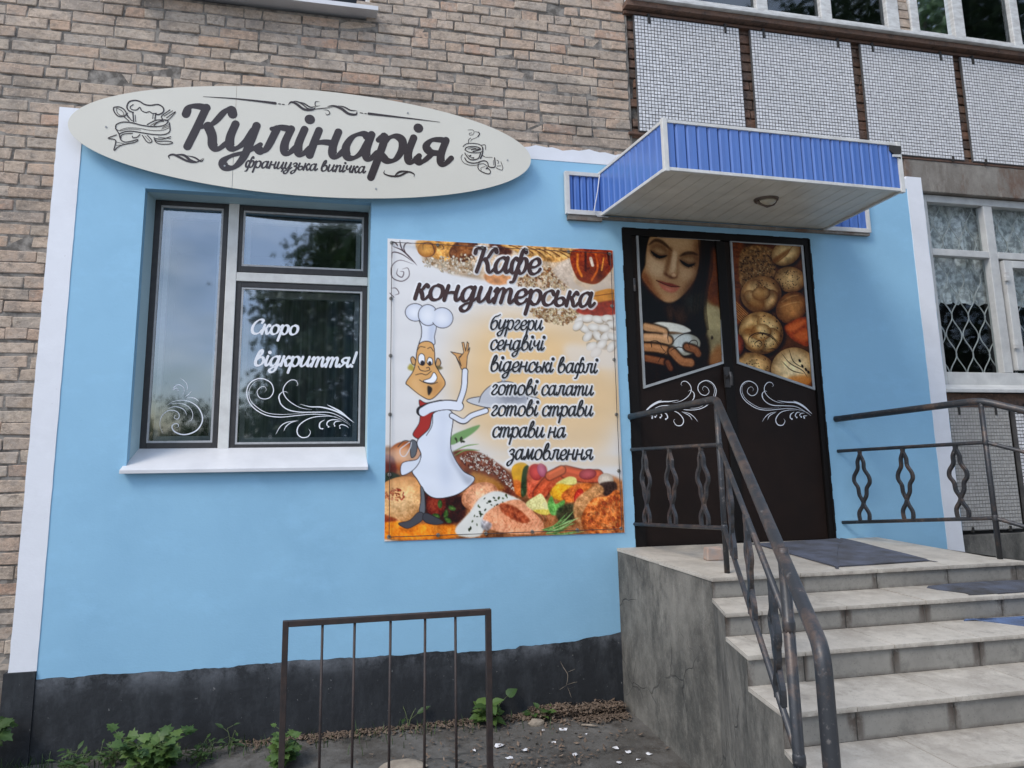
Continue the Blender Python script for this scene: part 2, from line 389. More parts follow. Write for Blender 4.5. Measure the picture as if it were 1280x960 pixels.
    def scatter(s, pts, n, size, cols, ratio=.5, alpha=1.0, edge=None):
        r = s.mask(pts)
        if r is None: return
        m, sl = r; ys, xs = np.nonzero(m > .5)
        if not len(ys): return
        for _ in range(n):
            k = RNG.integers(len(ys)); c = (s.x0 + (sl[1].start + xs[k]) * s.r, s.z1 - (sl[0].start + ys[k]) * s.r)
            rr = size * RNG.uniform(.6, 1.3); col = np.array(cols[RNG.integers(len(cols))], float) * RNG.uniform(.85, 1.1)
            s.ball(c, rr, rr * ratio * RNG.uniform(.7, 1.2), RNG.uniform(0, 3.14), col, col * (.6 if edge is None else edge), soft=1.5, alpha=alpha)
    def mesh(s, name, mat, parent, y, clip=None, bow=None):
        """half-resolution vertex grid in the wall plane at depth y; clip(x,z) -> keep; bow(x,z) -> extra depth"""
        h2, w2 = s.h // 2, s.w // 2
        c = s.a[:h2 * 2, :w2 * 2].reshape(h2, 2, w2, 2, 3).mean((1, 3)); lin = s2l(np.clip(c, 0, 255))
        x = (s.x0 + (np.arange(w2) + .5) * 2 * s.r) / 1000; z = (s.z1 - (np.arange(h2) + .5) * 2 * s.r) / 1000
        X, Z_ = np.meshgrid(x, z); Yv = np.full(X.shape, y)
        if bow is not None: Yv = Yv + bow(X, Z_)
        V = np.stack([X, Yv, Z_], -1).reshape(-1, 3)
        i = (np.arange(h2 - 1)[:, None] * w2 + np.arange(w2 - 1)[None]).ravel()
        F = np.stack([i, i + w2, i + w2 + 1, i + 1], 1)
        if clip is not None:
            keep = clip(V[:, 0], V[:, 2]); F = F[keep[F].all(1)]
        me = bpy.data.meshes.new(name); me.vertices.add(len(V)); me.vertices.foreach_set('co', V.ravel())
        me.loops.add(len(F) * 4); me.loops.foreach_set('vertex_index', F.ravel()); me.polygons.add(len(F))
        me.polygons.foreach_set('loop_start', np.arange(len(F)) * 4); me.update(calc_edges=True)
        ca = me.color_attributes.new('print', 'FLOAT_COLOR', 'POINT')
        ca.data.foreach_set('color', np.concatenate([lin.reshape(-1, 3), np.ones((len(V), 1))], 1).ravel().astype(np.float32))
        me.polygons.foreach_set('use_smooth', [True] * len(me.polygons)); me.materials.append(mat)
        o = bpy.data.objects.new(name, me); COL.objects.link(o)
        if parent: o.parent = parent
        return o

def print_mat(name, gain=1.0, rough=.45, spec=.4):
    m = NT(name); m.b.inputs['Specular IOR Level'].default_value = spec; a = m.attr('print'); m.col(m.mix(1.0, a.outputs['Color'], (gain, gain, gain), 'MULTIPLY')); m.rough(rough)
    m.bump(m.noise(9, 3), .15, .01); return m.m

# ------------------------------------------------------------------ materials
def brick_mat(name, cols, grime=(.37, .315, .265), gk=.55, plain=False):
    m = NT(name); a = m.attr('tint'); r = m.n('ShaderNodeValToRGB'); e = r.color_ramp.elements
    while len(e) < len(cols): e.new(.5)
    for k, c in enumerate(cols): e[k].position = k / (len(cols) - 1); e[k].color = (*c, 1)
    m.l(a.outputs['Fac'], r.inputs[0])
    if plain:
        c = m.mix(m.math('MULTIPLY', m.noise(1.6, 5, .65, (1, 1, 1), .5, .75), gk), r.outputs[0], grime)
    else:
        c = m.mix(m.math('MULTIPLY', m.noise(24, 7, .75, (1, 1, 1.5), .47, .60), .65), r.outputs[0], tuple(v * .55 for v in cols[1]))
        c = m.mix(m.math('MULTIPLY', m.noise(9, 7, .72, (1, 1, 1.3), .48, .60, 2.2), .6), c, grime)
        c = m.mix(m.math('MULTIPLY', m.noise(15, 7, .75, (1, 1, 1.6), .54, .64, 3.1), .7), c, tuple(v * .42 for v in grime))
        c = m.mix(m.math('MULTIPLY', m.noise(1.8, 8, .76, (1, 1, 1.2), .50, .66, 7.7), .62), c, tuple(v * .38 for v in grime))
        c = m.mix(m.math('MULTIPLY', m.noise(60, 4, .65, (1, 1, 1), .57, .68, 9.0), .6), c, tuple(min(1, v * 1.25) for v in cols[1]))
    m.col(c); m.rough(.92); m.bump(m.mix(.5, m.noise(75, 6, .7), m.noise(22, 5, .7)), .9, .012); return m.m
M_BRICK = brick_mat('brick_pink', [(.385,.315,.245),(.475,.37,.28),(.43,.345,.27),(.50,.395,.305),(.46,.285,.195),(.53,.435,.34),(.405,.34,.28),(.485,.335,.235),(.455,.37,.29)])
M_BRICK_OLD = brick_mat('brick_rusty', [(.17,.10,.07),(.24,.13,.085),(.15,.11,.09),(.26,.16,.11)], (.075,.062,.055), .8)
M_MORTAR = simple('mortar', (.26,.235,.205), (.10,.088,.076), .95, 16, .9, 40, lo=.42, hi=.60)
def paint_mat(name, base, dirt, k=.5, sc=1.2, bump=.22, rough=.75):
    m = NT(name); c = m.mix(m.math('MULTIPLY', m.noise(sc, 7, .66, (1, 1, 1), .46, .70), k), base, dirt)
    c = m.mix(m.math('MULTIPLY', m.noise(5, 7, .7, (.7, 1, 1.3), .52, .70, 4.4), k * .8), c, tuple(min(1, v * 1.13) for v in base))
    c = m.mix(m.math('MULTIPLY', m.noise(38, 3, .5, (1, 1, 1), .70, .76), k), c, dirt)
    m.col(c); m.rough(rough)
    h = m.mix(.5, m.noise(14, 6, .65, (1, 1, 1.3)), m.noise(80, 3, .6, (.8, 1, 1.2)))
    m.bump(h, bump * 1.1, .006); return m.m
M_BLUE = paint_mat('blue_paint', (.255,.475,.64), (.21,.405,.565), .6)
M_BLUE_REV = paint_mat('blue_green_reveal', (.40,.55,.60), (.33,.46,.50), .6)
M_WHITE = paint_mat('white_wall_paint', (.70,.71,.74), (.55,.55,.57), .5)
def plinth_mat():
    m = NT('black_plinth'); g = m.noise(3.2, 6, .7, (2.2, 1, .8), .48, .72)
    c = m.mix(g, (.013,.015,.018), (.034,.038,.043))
    c = m.mix(m.math('MULTIPLY', m.noise(5, 7, .72, (1.6, 1, .8), .54, .8), .5), c, (.085,.09,.098))
    c = m.mix(m.math('MULTIPLY', m.noise(45, 3, .6, (1, 1, 1), .70, .75), .7), c, (.22,.22,.21))
    fa = m.attr('fade'); c = m.mix(m.math('MULTIPLY', fa.outputs['Fac'], m.noise(2.2, 8, .74, (1.6, 1, 1.6), .42, .60, 4.2)), c, (.135,.145,.16))
    m.col(c); m.rough(.7); m.bump(m.noise(22, 5), .4, .008); return m.m
M_PLINTH = plinth_mat()
M_PLINTH_WASH = simple('grey_wash', (.13,.14,.155), (.05,.055,.06), .8, 7, .3, 40, stretch=(5, 1, .7))
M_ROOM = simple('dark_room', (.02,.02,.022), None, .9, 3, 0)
M_CURTAIN = simple('dark_curtain', (.17,.175,.18), (.09,.095,.10), .9, 6, 0, stretch=(8, 1, .3))
M_BLACKFR = simple('black_frame_paint', (.022,.02,.021), (.035,.032,.03), .45, 20, .1, 60)
M_OFFWHITE = simple('off_white_frame', (.66,.655,.62), (.56,.55,.52), .5, 14, .1, 40)
M_BEAD = simple('grey_bead', (.42,.42,.42), (.33,.33,.33), .45, 30, 0)
M_SILL = simple('white_metal_sill', (.62,.62,.63), (.55,.55,.56), .35, 5, .05, 30)
def glass_mat(name, refl, tint=(.9, .95, .95), fk=1.6):
    m = NT(name); t = m.n('ShaderNodeBsdfTransparent'); t.inputs[0].default_value = (*tint, 1); g = m.n('ShaderNodeBsdfGlossy'); g.inputs['Roughness'].default_value = .035
    g.inputs['Color'].default_value = (.86, .94, 1, 1)
    fr = m.n('ShaderNodeFresnel'); fr.inputs[0].default_value = 1.5
    f = m.math('ADD', m.math('MULTIPLY', fr.outputs[0], fk), refl); x = m.n('ShaderNodeMixShader'); m.l(f, x.inputs[0]); m.l(t.outputs[0], x.inputs[1]); m.l(g.outputs[0], x.inputs[2]); m.l(x.outputs[0], m.out.inputs[0])
    b = m.n('ShaderNodeBump'); b.inputs['Strength'].default_value = .05; b.inputs['Distance'].default_value = .02; m.l(m.noise(2.2, 2), b.inputs['Height']); m.l(b.outputs[0], g.inputs['Normal'])
    return m.m
M_GLASS = glass_mat('shop_glass', .19)
M_GLASS3 = glass_mat('balcony_glass', .05, fk=1.0)
M_GLASS2 = glass_mat('old_glass', .0, fk=.55)
M_DOOR = simple('dark_brown_door_paint', (.0125,.006,.0038), (.009,.0045,.003), .6, 6, .12, 25, spec=.22)
M_DOORFR = simple('black_door_frame', (.006,.0045,.004), None, .6, 8, .15, 30, spec=.2)
M_ALU = simple('grey_aluminium_bead', (.34,.35,.35), (.26,.27,.27), .4, 10, 0, metal=.2)
M_SIGN = simple('beige_sign_sheet', (.63,.60,.515), (.60,.57,.49), .28, 1.4, .04, 5)
M_SIGNINK = simple('dark_brown_vinyl', (.040,.027,.023), (.034,.023,.02), .22, 5, 0)
M_MARK = simple('white_vinyl', (.78,.79,.82), (.72,.73,.76), .4, 5, 0)
M_BANNERINK = simple('banner_brown_ink', (.05,.022,.02), None, .5, 5, 0)
M_BANNERBLK = simple('banner_black_ink', (.022,.022,.024), None, .5, 5, 0)
M_HALO = simple('banner_white_halo', (.74,.73,.72), (.72,.71,.70), .5, 5, 0)
M_GROM = simple('banner_eyelet', (.4,.38,.34), None, .35, 20, 0, metal=.8)
M_CORD = simple('dark_cord', (.04,.035,.035), None, .7, 20, 0)
M_WCORD = simple('white_cord', (.7,.7,.72), None, .6, 20, 0)
M_BLUEPVC = simple('blue_plastic_strip', (.075,.165,.455), (.065,.145,.41), .26, 5, .03, 20, stretch=(6, 6, .5))
M_WPVC = simple('white_plastic_trim', (.62,.61,.58), (.50,.49,.46), .4, 9, .05, 30)
M_SOFFIT = simple('grey_white_soffit_strip', (.64,.62,.54), (.54,.52,.45), .4, 6, .03, 20)
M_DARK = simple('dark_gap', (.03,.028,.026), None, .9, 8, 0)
def steel_mat():
    m = NT('worn_dark_steel'); c = m.mix(m.noise(9, 7, .74, (1, 1, 1), .50, .62), (.034,.036,.040), (.095,.068,.055))
    c = m.mix(m.math('MULTIPLY', m.noise(40, 5, .7, (1, 1, 1), .60, .68), .7), c, (.17,.155,.145)); m.col(c); m.rough(m.math('ADD', m.math('MULTIPLY', m.noise(20), .25), .32))
    m.b.inputs['Metallic'].default_value = .25; m.bump(m.noise(60, 5), .2, .003); return m.m
M_STEEL = steel_mat()
M_RUSTSTEEL = simple('brown_rusty_steel', (.027,.021,.020), (.045,.030,.025), .6, 25, .2, 60, metal=.2)
def tile_mat(name, base, dirt, stain=True):
    m = NT(name); c = m.mix(m.noise(3.2, 7, .72, (1, 1, 1), .42, .66), base, dirt)
    c = m.mix(m.math('MULTIPLY', m.noise(24, 6, .72, (1, 1, 1), .53, .70), .4), c, tuple(v * .6 for v in dirt))
    c = m.mix(m.math('MULTIPLY', m.noise(140, 2, .5, (1, 1, 1), .66, .72), .5), c, tuple(v * .35 for v in dirt))
    if stain:
        a = m.attr('stain'); f = m.math('MULTIPLY', a.outputs['Fac'], m.noise(11, 5, .7, (1, 1, .8), .36, .54)); c = m.mix(f, c, (.05,.032,.022))
    c = m.mix(m.math('MULTIPLY', m.noise(7, 8, .75, (1, 1, 1), .55, .66, 6.3), .5), c, tuple(v * .55 for v in dirt))
    m.col(c); m.rough(.6); m.bump(m.noise(60, 5), .25, .004); return m.m
M_TREAD = tile_mat('cream_tread_tile', (.49,.45,.385), (.36,.325,.275))
M_RISER = tile_mat('grey_riser_tile', (.25,.238,.21), (.19,.18,.16))
def conc_mat(name, a, b, cscale=3.2, crack=True, dark=(.045,.045,.04)):
    m = NT(name); c = m.mix(m.noise(3.0, 8, .72, (1.1, 1.1, .7), .36, .62), a, b)
    c = m.mix(m.math('MULTIPLY', m.noise(3.4, 8, .74, (1.6, 1.6, .75), .50, .64, 2.3), .85), c, dark)
    c = m.mix(m.math('MULTIPLY', m.noise(6, 6, .7, (2.2, 2.2, .4), .56, .72, 5.1), .6), c, tuple(v * 1.35 for v in a))
    c = m.mix(m.math('MULTIPLY', m.noise(60, 4, .6, (1, 1, 1), .6, .75), .4), c, tuple(v * 1.25 for v in a))
    h = m.noise(35, 6, .7)
    if crack:
        v = m.n('ShaderNodeTexVoronoi', feature='DISTANCE_TO_EDGE'); v.inputs['Scale'].default_value = cscale
        mp = m.n('ShaderNodeMixRGB'); mp.inputs[0].default_value = .12; z = m.n('ShaderNodeTexNoise'); z.inputs['Scale'].default_value = 6; m.l(m.tc.outputs['Object'], z.inputs['Vector'])
        m.l(m.tc.outputs['Object'], mp.inputs[1]); m.l(z.outputs['Color'], mp.inputs[2]); m.l(mp.outputs[0], v.inputs['Vector'])
        r = m.n('ShaderNodeMapRange'); r.inputs['From Min'].default_value = .004; r.inputs['From Max'].default_value = .014; m.l(v.outputs['Distance'], r.inputs[0])
        f = m.math('MULTIPLY', m.math('SUBTRACT', 1.0, r.outputs[0]), m.noise(2.1, 3, .5, (1, 1, 1), .5, .6)); c = m.mix(m.math('MULTIPLY', f, .8), c, (.025,.025,.023))
        h = m.math('SUBTRACT', h, f)
    m.col(c); m.rough(.88); m.bump(h, .5, .008); return m.m
M_CONC = conc_mat('streaked_concrete', (.19,.18,.157), (.062,.059,.052))
M_CONC2 = conc_mat('dirty_concrete_band', (.25,.23,.20), (.14,.12,.10), 4, False, (.13,.075,.05))
M_GROUND = conc_mat('worn_asphalt_apron', (.115,.108,.098), (.062,.056,.048), 1.4, True, (.038,.031,.024))
M_TILE = brick_mat('mosaic_tile', [(.54,.54,.55),(.66,.66,.67),(.60,.60,.61),(.72,.72,.73)], (.52,.515,.51), .35, True)
M_TILEBACK = simple('mosaic_joint', (.05,.05,.054), (.085,.083,.082), .9, 12, 0)
M_SLABGREY = brick_mat('grey_slab_face', [(.36,.35,.33),(.40,.39,.365),(.33,.32,.30)], (.22,.21,.195), .7, True)
M_SLABJOINT = simple('grey_slab_joint', (.25,.24,.225), (.17,.165,.155), .9, 9, .2, 30)
M_RUST = simple('rusty_steel', (.13,.065,.04), (.07,.045,.035), .8, 20, .3, 50)
M_OLDWHITE = simple('peeling_white_wood', (.60,.60,.58), (.42,.41,.39), .6, 12, .3, 40, stretch=(1, 1, 3))
M_GREYWHITE = simple('grey_white_wood', (.52,.52,.50), (.42,.42,.41), .55, 9, .15, 40)
M_LACE = simple('lace_curtain', (.80,.81,.80), (.38,.39,.39), .9, 22, .3, 30, lo=.42, hi=.58)
M_GRILLE = simple('white_painted_bar', (.55,.55,.53), None, .5, 20, 0)
M_LAMPBROWN = simple('brown_lamp_base', (.10,.07,.05), None, .5, 20, 0)
M_LAMPGLASS = simple('frosted_lamp_glass', (.45,.40,.30), None, .3, 20, 0)
M_MAT = simple('dark_blue_grey_mat', (.085,.095,.13), (.05,.052,.06), .95, 7, .9, 160)
M_MAT2 = simple('faded_blue_mat', (.09,.14,.26), (.06,.08,.13), .95, 9, .9, 160)
M_MATD = simple('dirty_dark_mat', (.075,.085,.115), (.035,.032,.028), .95, 6, .9, 160)
def leaf_mat(name, c, c2):
    m = NT(name); a = m.attr('tint'); x = m.mix(a.outputs['Fac'], c, c2); m.col(x); m.rough(.55)
    m.b.inputs['Subsurface Weight'].default_value = 0
    tr = m.n('ShaderNodeBsdfTranslucent'); m.l(x, tr.inputs[0]); ms = m.n('ShaderNodeMixShader'); ms.inputs[0].default_value = .25; m.l(m.b.outputs[0], ms.inputs[1]); m.l(tr.outputs[0], ms.inputs[2]); m.l(ms.outputs[0], m.out.inputs[0]); return m.m
M_LEAF = leaf_mat('green_leaf', (.03,.07,.014), (.10,.165,.038))
M_LEAFD = leaf_mat('dark_green_leaf', (.022,.052,.012), (.06,.11,.025))
M_STEM = simple('green_stem', (.10,.13,.05), None, .7, 20, 0)
M_TREELEAF = leaf_mat('tree_leaf', (.025,.05,.015), (.06,.10,.03))
M_BARK = simple('bark', (.07,.055,.04), None, .9, 20, .5, 30)
M_PAPER = simple('white_paper', (.75,.74,.75), None, .7, 20, 0)
M_LITTER = brick_mat('dead_leaf', [(.09,.06,.04),(.16,.11,.075),(.12,.085,.06),(.22,.16,.115)], (.06,.048,.036), .5, True)
M_STONE = simple('pale_stone', (.32,.27,.21), (.22,.18,.14), .9, 14, .5, 40)
M_CHUNK = simple('broken_brick', (.45,.30,.22), (.36,.30,.26), .9, 20, .5, 60)

# ------------------------------------------------------------------ ground and apron
def gz(x, y):
    return -0.93 + .006 * x + (.085 * y if y > -1.0 else -.085 + .012 * (y + 1.0))
g = MB()
xs = [-400, -60, -12] + [-6 + .25 * k for k in range(41)] + [12, 60, 400]; ys = [.12, -.1] + [-.3 - .2 * k for k in range(24)] + [-8, -15, -40, -400]
idx = {}
for i, x in enumerate(xs):
    for j, y in enumerate(ys):
        z = gz(max(-8, min(8, x)), max(-14, y)) + (rnd.uniform(-.008, .008) if abs(x) < 5 and y > -4 else 0)
        idx[i, j] = len(g.v); g.v.append((x, y, z))
for i in range(len(xs) - 1):
    for j in range(len(ys) - 1): g.f.append((idx[i, j], idx[i, j + 1], idx[i + 1, j + 1], idx[i + 1, j])); g.fa.append(0)
tag(g.build('ground', M_GROUND, smooth=True), kind='structure')

g = MB(); g.hexa([(-60, -40, -1.15), (60, -40, -1.15), (-60, -3.3, -1.06), (60, -3.3, -1.06), (-60, -40, -1.092), (60, -40, -1.092), (-60, -3.3, -.985), (60, -3.3, -.985)])  # unseen pale paving added to bounce light up onto the canopy soffit
tag(g.build('added_bounce_pavement', simple('pale_bounce_concrete', (.42,.41,.39), (.33,.32,.30), .9, 2.5, .3, 30)), kind='structure')
# ------------------------------------------------------------------ apartment building: brick wall, upper window, loggias
bld = thing('apartment_building', 'pinkish brown brick apartment building around and above the blue shop front', 'building')
BY = .07
g = MB(); MY = BY + .0075; g.box(-7, -3.585, MY, .45, -1.3, 6.0); g.box(-3.585, .15, MY, .45, 2.45, 3.50); g.box(-1.70, .15, MY, .45, 3.50, 6.0); g.box(-3.585, -3.2, MY, .45, 3.50, 6.0); g.box(-3.2, -1.70, MY, .45, 5.1, 6.0)
g.build('mortar_bed', M_MORTAR, bld, recalc=False)
g = MB(); pitch = .077; row = 0; z = -1.2
while z < 5.4:
    x = -6.0 - rnd.uniform(0, .25); zj = rnd.uniform(-.002, .002)
    header_row = rnd.random() < .2; wv = rnd.uniform(0, 6)
    while x < .13:
        L_ = .12 if (header_row and rnd.random() < .75) or rnd.random() < .27 else .25
        x1 = min(x + L_ - .007 + rnd.uniform(-.006, .006), .135)
        x += L_ + rnd.uniform(-.002, .003)
        x0 = x1 - L_ + .007
        if x1 - x0 < .03: continue
        zc = z + .03
        if x0 > -3.56 and x1 < .2 and zc < 2.52: continue
        if -3.25 < x0 and x1 < -1.66 and 3.46 < zc < 5.05: continue
        if x1 > -3.56 and x0 < -3.56 and zc < 2.6: x1 = -3.585
        if x1 - x0 < .03: continue
        if zc < -.55 and x0 < -3.5: continue
        y0 = BY + rnd.choice((rnd.uniform(-.005, .004), rnd.uniform(-.002, .002), rnd.uniform(.002, .007))); h = .0655 + rnd.uniform(-.005, .004); t = rnd.random()
        wz = .004 * math.sin(x0 * 1.7 + wv) + .0025 * math.sin(x0 * 5.1 + wv * 2)
        c = [(a + rnd.uniform(-.005, .005), yy + rnd.uniform(-.003, .003), b + wz + rnd.uniform(-.0045, .0045)) for b in (z + zj, z + zj + h) for yy in (y0, BY + .05) for a in (x0, x1)]
        g.hexa(c, t, skip=(3,))
    z += pitch; row += 1
g.build('brick_wall', M_BRICK, bld, attr='tint', bevel=.0045, bseg=1)
g = MB(); g.box(-7, -3.585, BY - .015, .2, -1.3, -.56); g.build('stone_footing', M_CONC2, bld)
# upper left window: sill, frame, pane
f = MB()
for a in ((-3.2, -3.13, 3.55, 5.1), (-1.77, -1.70, 3.55, 5.1), (-2.5, -2.44, 3.62, 5.03)): f.box(a[0], a[1], .12, .19, a[2], a[3])
f.box(-3.13, -1.77, .12, .19, 3.55, 3.62); f.box(-3.13, -1.77, .12, .19, 5.03, 5.1)
fo = f.build('upper_window', M_OFFWHITE, bld, bevel=.004)
s_ = MB(); s_.hexa([(-3.26, -.05, 3.505), (-1.70, -.05, 3.505), (-3.26, .14, 3.535), (-1.70, .14, 3.535), (-3.26, -.05, 3.535), (-1.70, -.05, 3.535), (-3.26, .14, 3.565), (-1.70, .14, 3.565)]); s_.build('window_sill', M_SILL, fo)
p_ = MB(); p_.face([(-3.13, .155, 3.62), (-1.77, .155, 3.62), (-1.77, .155, 5.03), (-3.13, .155, 5.03)]); p_.build('window_pane', M_GLASS2, fo)
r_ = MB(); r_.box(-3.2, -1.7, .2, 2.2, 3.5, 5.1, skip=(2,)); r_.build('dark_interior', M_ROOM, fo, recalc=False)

# loggia column, upper floor: recess of dark brick, mosaic panels, window band
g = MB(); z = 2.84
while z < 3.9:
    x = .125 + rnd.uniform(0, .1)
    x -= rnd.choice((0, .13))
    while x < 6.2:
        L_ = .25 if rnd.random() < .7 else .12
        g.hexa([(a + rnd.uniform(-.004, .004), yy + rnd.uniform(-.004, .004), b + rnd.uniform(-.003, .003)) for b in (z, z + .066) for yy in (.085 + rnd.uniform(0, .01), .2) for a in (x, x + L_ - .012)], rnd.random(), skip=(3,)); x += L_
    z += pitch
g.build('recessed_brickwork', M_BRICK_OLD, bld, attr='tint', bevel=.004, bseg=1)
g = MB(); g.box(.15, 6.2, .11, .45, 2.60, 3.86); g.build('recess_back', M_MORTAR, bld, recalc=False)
def mosaic(x0, x1, z0, z1, y0, y1, parent, tiles=True, tilt=0.0, mat=None, sx=.0262, tmat=None):
    b = MB(); b.hexa([(x0, y0, z0), (x1, y0, z0), (x0, y1, z0), (x1, y1, z0), (x0 + tilt, y0 - .004, z1), (x1 + tilt, y0 - .004, z1), (x0 + tilt, y1, z1), (x1 + tilt, y1, z1)]); o = b.build('balcony_panel', mat or M_TILEBACK, parent)
    if tiles:
        t = MB(); nx = max(1, int(round((x1 - x0 - .008) / sx))); nz_ = int(round((z1 - z0 - .008) / .0262)); dx = (x1 - x0 - .008) / nx; dz = (z1 - z0 - .008) / nz_
        for j in range(nz_):
            for i in range(nx):
                if rnd.random() < .0: continue
                a = x0 + .004 + i * dx + tilt * (j / nz_) + rnd.uniform(-.0009, .0009); c = z0 + .004 + j * dz + rnd.uniform(-.0009, .0009); yy = y0 - .0022 - .004 * j / nz_ + rnd.uniform(-.0008, .0004)
                q = [(a + .0029, yy, c + .0029), (a + dx - .0029, yy, c + .0029), (a + dx - .0029, yy, c + dz - .0029), (a + .0029, yy, c + dz - .0029)]
                t.face(q, rnd.random())
                t.face([q[0], q[3], (q[3][0], y0 + .001, q[3][2]), (q[0][0], y0 + .001, q[0][2])], .5); t.face([q[0], (q[0][0], y0 + .001, q[0][2]), (q[1][0], y0 + .001, q[1][2]), q[1]], .5)
        t.build('mosaic_tiles', tmat or M_TILE, o, attr='tint', recalc=False)
    k = MB()
    for cx in (x0 + .12, x1 - .12):
        k.box(cx - .008, cx + .008, y0 - .012, y0 + .01, z1 - .055, z1 + .02); k.box(cx - .007, cx + .007, y0 - .012, y0 + .01, z0 - .012, z0 + .025)
    build_each(k, 'panel_clip', M_DARK, o)
    return o
for i, (a, b) in enumerate(((.19, 1.06), (1.15, 2.05), (2.13, 3.02), (3.10, 4.0), (4.08, 4.98))):
    mosaic(a, b, 2.865, 3.775, .045, .058, bld, True, rnd.uniform(-.008, .008))
g = MB(); g.box(.12, 6.2, .05, .084, 3.79, 3.81); g.box(.12, 6.2, .05, .084, 2.845, 2.862)
g.build('rusty_rail', M_RUST, bld)
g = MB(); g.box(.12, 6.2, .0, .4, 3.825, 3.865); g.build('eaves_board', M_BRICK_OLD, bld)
g = MB(); g.hexa([(.14, -.035, 3.868), (6.2, -.035, 3.868), (.14, .2, 3.868), (6.2, .2, 3.868), (.14, -.035, 3.895), (6.2, -.035, 3.895), (.14, .06, 3.925), (6.2, .06, 3.925)]); g.build('white_window_board', M_OLDWHITE, bld, bevel=.004)
f = MB(); MX = ((.16, .24), (1.245, 1.345), (1.825, 1.925), (2.45, 2.565), (2.68, 2.76), (3.11, 3.215), (3.715, 3.80), (4.3, 4.38), (4.9, 5.0))
for a, b in MX: f.box(a, b, .06, .12, 3.926, 5.2)
for a, b in ((.24, 1.245), (1.345, 1.825), (1.925, 2.45), (2.76, 3.11), (3.215, 3.715), (3.80, 4.3), (4.38, 4.9)):
    f.box(a, b, .066, .115, 3.926, 3.985); f.box(a, b, .066, .115, 5.1, 5.16)
fo = f.build('balcony_window', M_OLDWHITE, bld, bevel=.005)
p_ = MB()
for a, b in ((.24, 1.245), (1.345, 1.825), (1.925, 2.45), (2.76, 3.11), (3.215, 3.715), (3.80, 4.3), (4.38, 4.9)): p_.face([(a, .095, 3.985), (b, .095, 3.985), (b, .095, 5.1), (a, .095, 5.1)])
p_.build('window_pane', M_GLASS3, fo)
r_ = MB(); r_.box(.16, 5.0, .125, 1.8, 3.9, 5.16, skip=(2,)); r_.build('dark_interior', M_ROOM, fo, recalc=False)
g = MB(); 
for k in range(18): g.box(2.575, 2.672, .07 + rnd.uniform(0, .01), .14, 3.926 + k * .077, 3.926 + k * .077 + .066, rnd.random())
g.build('brick_pier', M_BRICK, bld, attr='tint')
g = MB(); g.box(.12, 6.2, .04, .45, 5.2, 6.0); g.build('upper_band', M_CONC2, bld)
g = MB(); g.box(2.45, 6.2, .055, .45, 2.585, 2.845); g.build('concrete_lintel', M_CONC2, bld, bevel=.006)
# right ground-floor window with curtain and grille
f = MB()
f.box(2.585, 2.665, .1, .17, 1.06, 2.58); f.box(2.665, 5.4, .1, .17, 2.52, 2.58); f.box(2.665, 5.4, .1, .17, 1.07, 1.17); f.box(2.665, 3.205, .1, .17, 2.085, 2.14); f.box(3.29, 5.4, .1, .17, 2.085, 2.14)
f.box(3.205, 3.29, .1, .17, 1.17, 2.52)
f.box(3.32, 3.40, .085, .16, 1.19, 2.07); f.box(3.40, 4.0, .085, .16, 1.19, 1.25); f.box(3.40, 4.0, .085, .16, 2.01, 2.07); f.box(4.0, 4.1, .085, .16, 1.17, 2.52)
fo = f.build('ground_floor_window', M_GREYWHITE, bld, bevel=.005)
p_ = MB(); p_.face([(2.665, .15, 1.17), (5.4, .15, 1.17), (5.4, .15, 2.52), (2.665, .15, 2.52)]); p_.build('window_pane', M_GLASS2, fo)
h_ = MB(); 
for zz in (1.36, 1.9): h_.box(3.30, 3.335, .068, .084, zz, zz + .07)
build_each(h_, 'hinge', M_OLDWHITE, fo)
c_ = MB(); n = 90
for k in range(n):
    x0, x1 = 2.62 + k * .031, 2.62 + (k + 1) * .031; y = lambda x: .225 + .014 * math.sin(x * 34) + .008 * math.sin(x * 71); zb = lambda x: 1.73 + .012 * math.cos(x * 60)
    c_.face([(x0, y(x0), zb(x0)), (x1, y(x1), zb(x1)), (x1, y(x1), 2.55), (x0, y(x0), 2.55)])
c_.build('lace_curtain', M_LACE, fo, smooth=True, recalc=False)
gr = MB(); st = .158
for k in range(-1, 9):
    for sgn in (1, -1):
        P = []
        for j in range(0, 60):
            z = 1.17 + j * .024; P.append((2.70 + k * st * 1.0 + sgn * st * .25 + sgn * (st * .24) * math.cos(2 * math.pi * (z - 1.17) / .30) , .178 + sgn * .0035, z))
        gr.tube(P, .0046, 5, False)
gr.build('window_grille', M_GRILLE, fo, smooth=True)
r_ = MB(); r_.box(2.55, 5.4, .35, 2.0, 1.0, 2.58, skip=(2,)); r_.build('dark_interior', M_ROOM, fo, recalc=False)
g = MB(); g.hexa([(2.53, -.01, 1.008), (6.2, -.01, 1.008), (2.53, .2, 1.02), (6.2, .2, 1.02), (2.53, -.01, 1.035), (6.2, -.01, 1.035), (2.53, .1, 1.075), (6.2, .1, 1.075)]); g.build('window_board', M_GREYWHITE, bld, bevel=.004)
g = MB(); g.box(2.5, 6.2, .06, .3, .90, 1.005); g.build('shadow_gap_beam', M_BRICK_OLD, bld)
t = MB(); z = .015
mosaic(2.55, 3.125, .01, .90, .05, .08, bld, True, 0, M_SLABJOINT, tmat=M_SLABGREY)
for a, b in ((3.17, 4.05), (4.12, 5.0)): mosaic(a, b, .02, .91, .045, .075, bld, True, rnd.uniform(-.006, .006))
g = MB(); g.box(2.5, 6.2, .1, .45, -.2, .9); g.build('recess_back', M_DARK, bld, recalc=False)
g = MB(); g.box(2.40, 6.2, .02, .45, -1.3, -.02); g.build('loggia_base', M_CONC, bld)

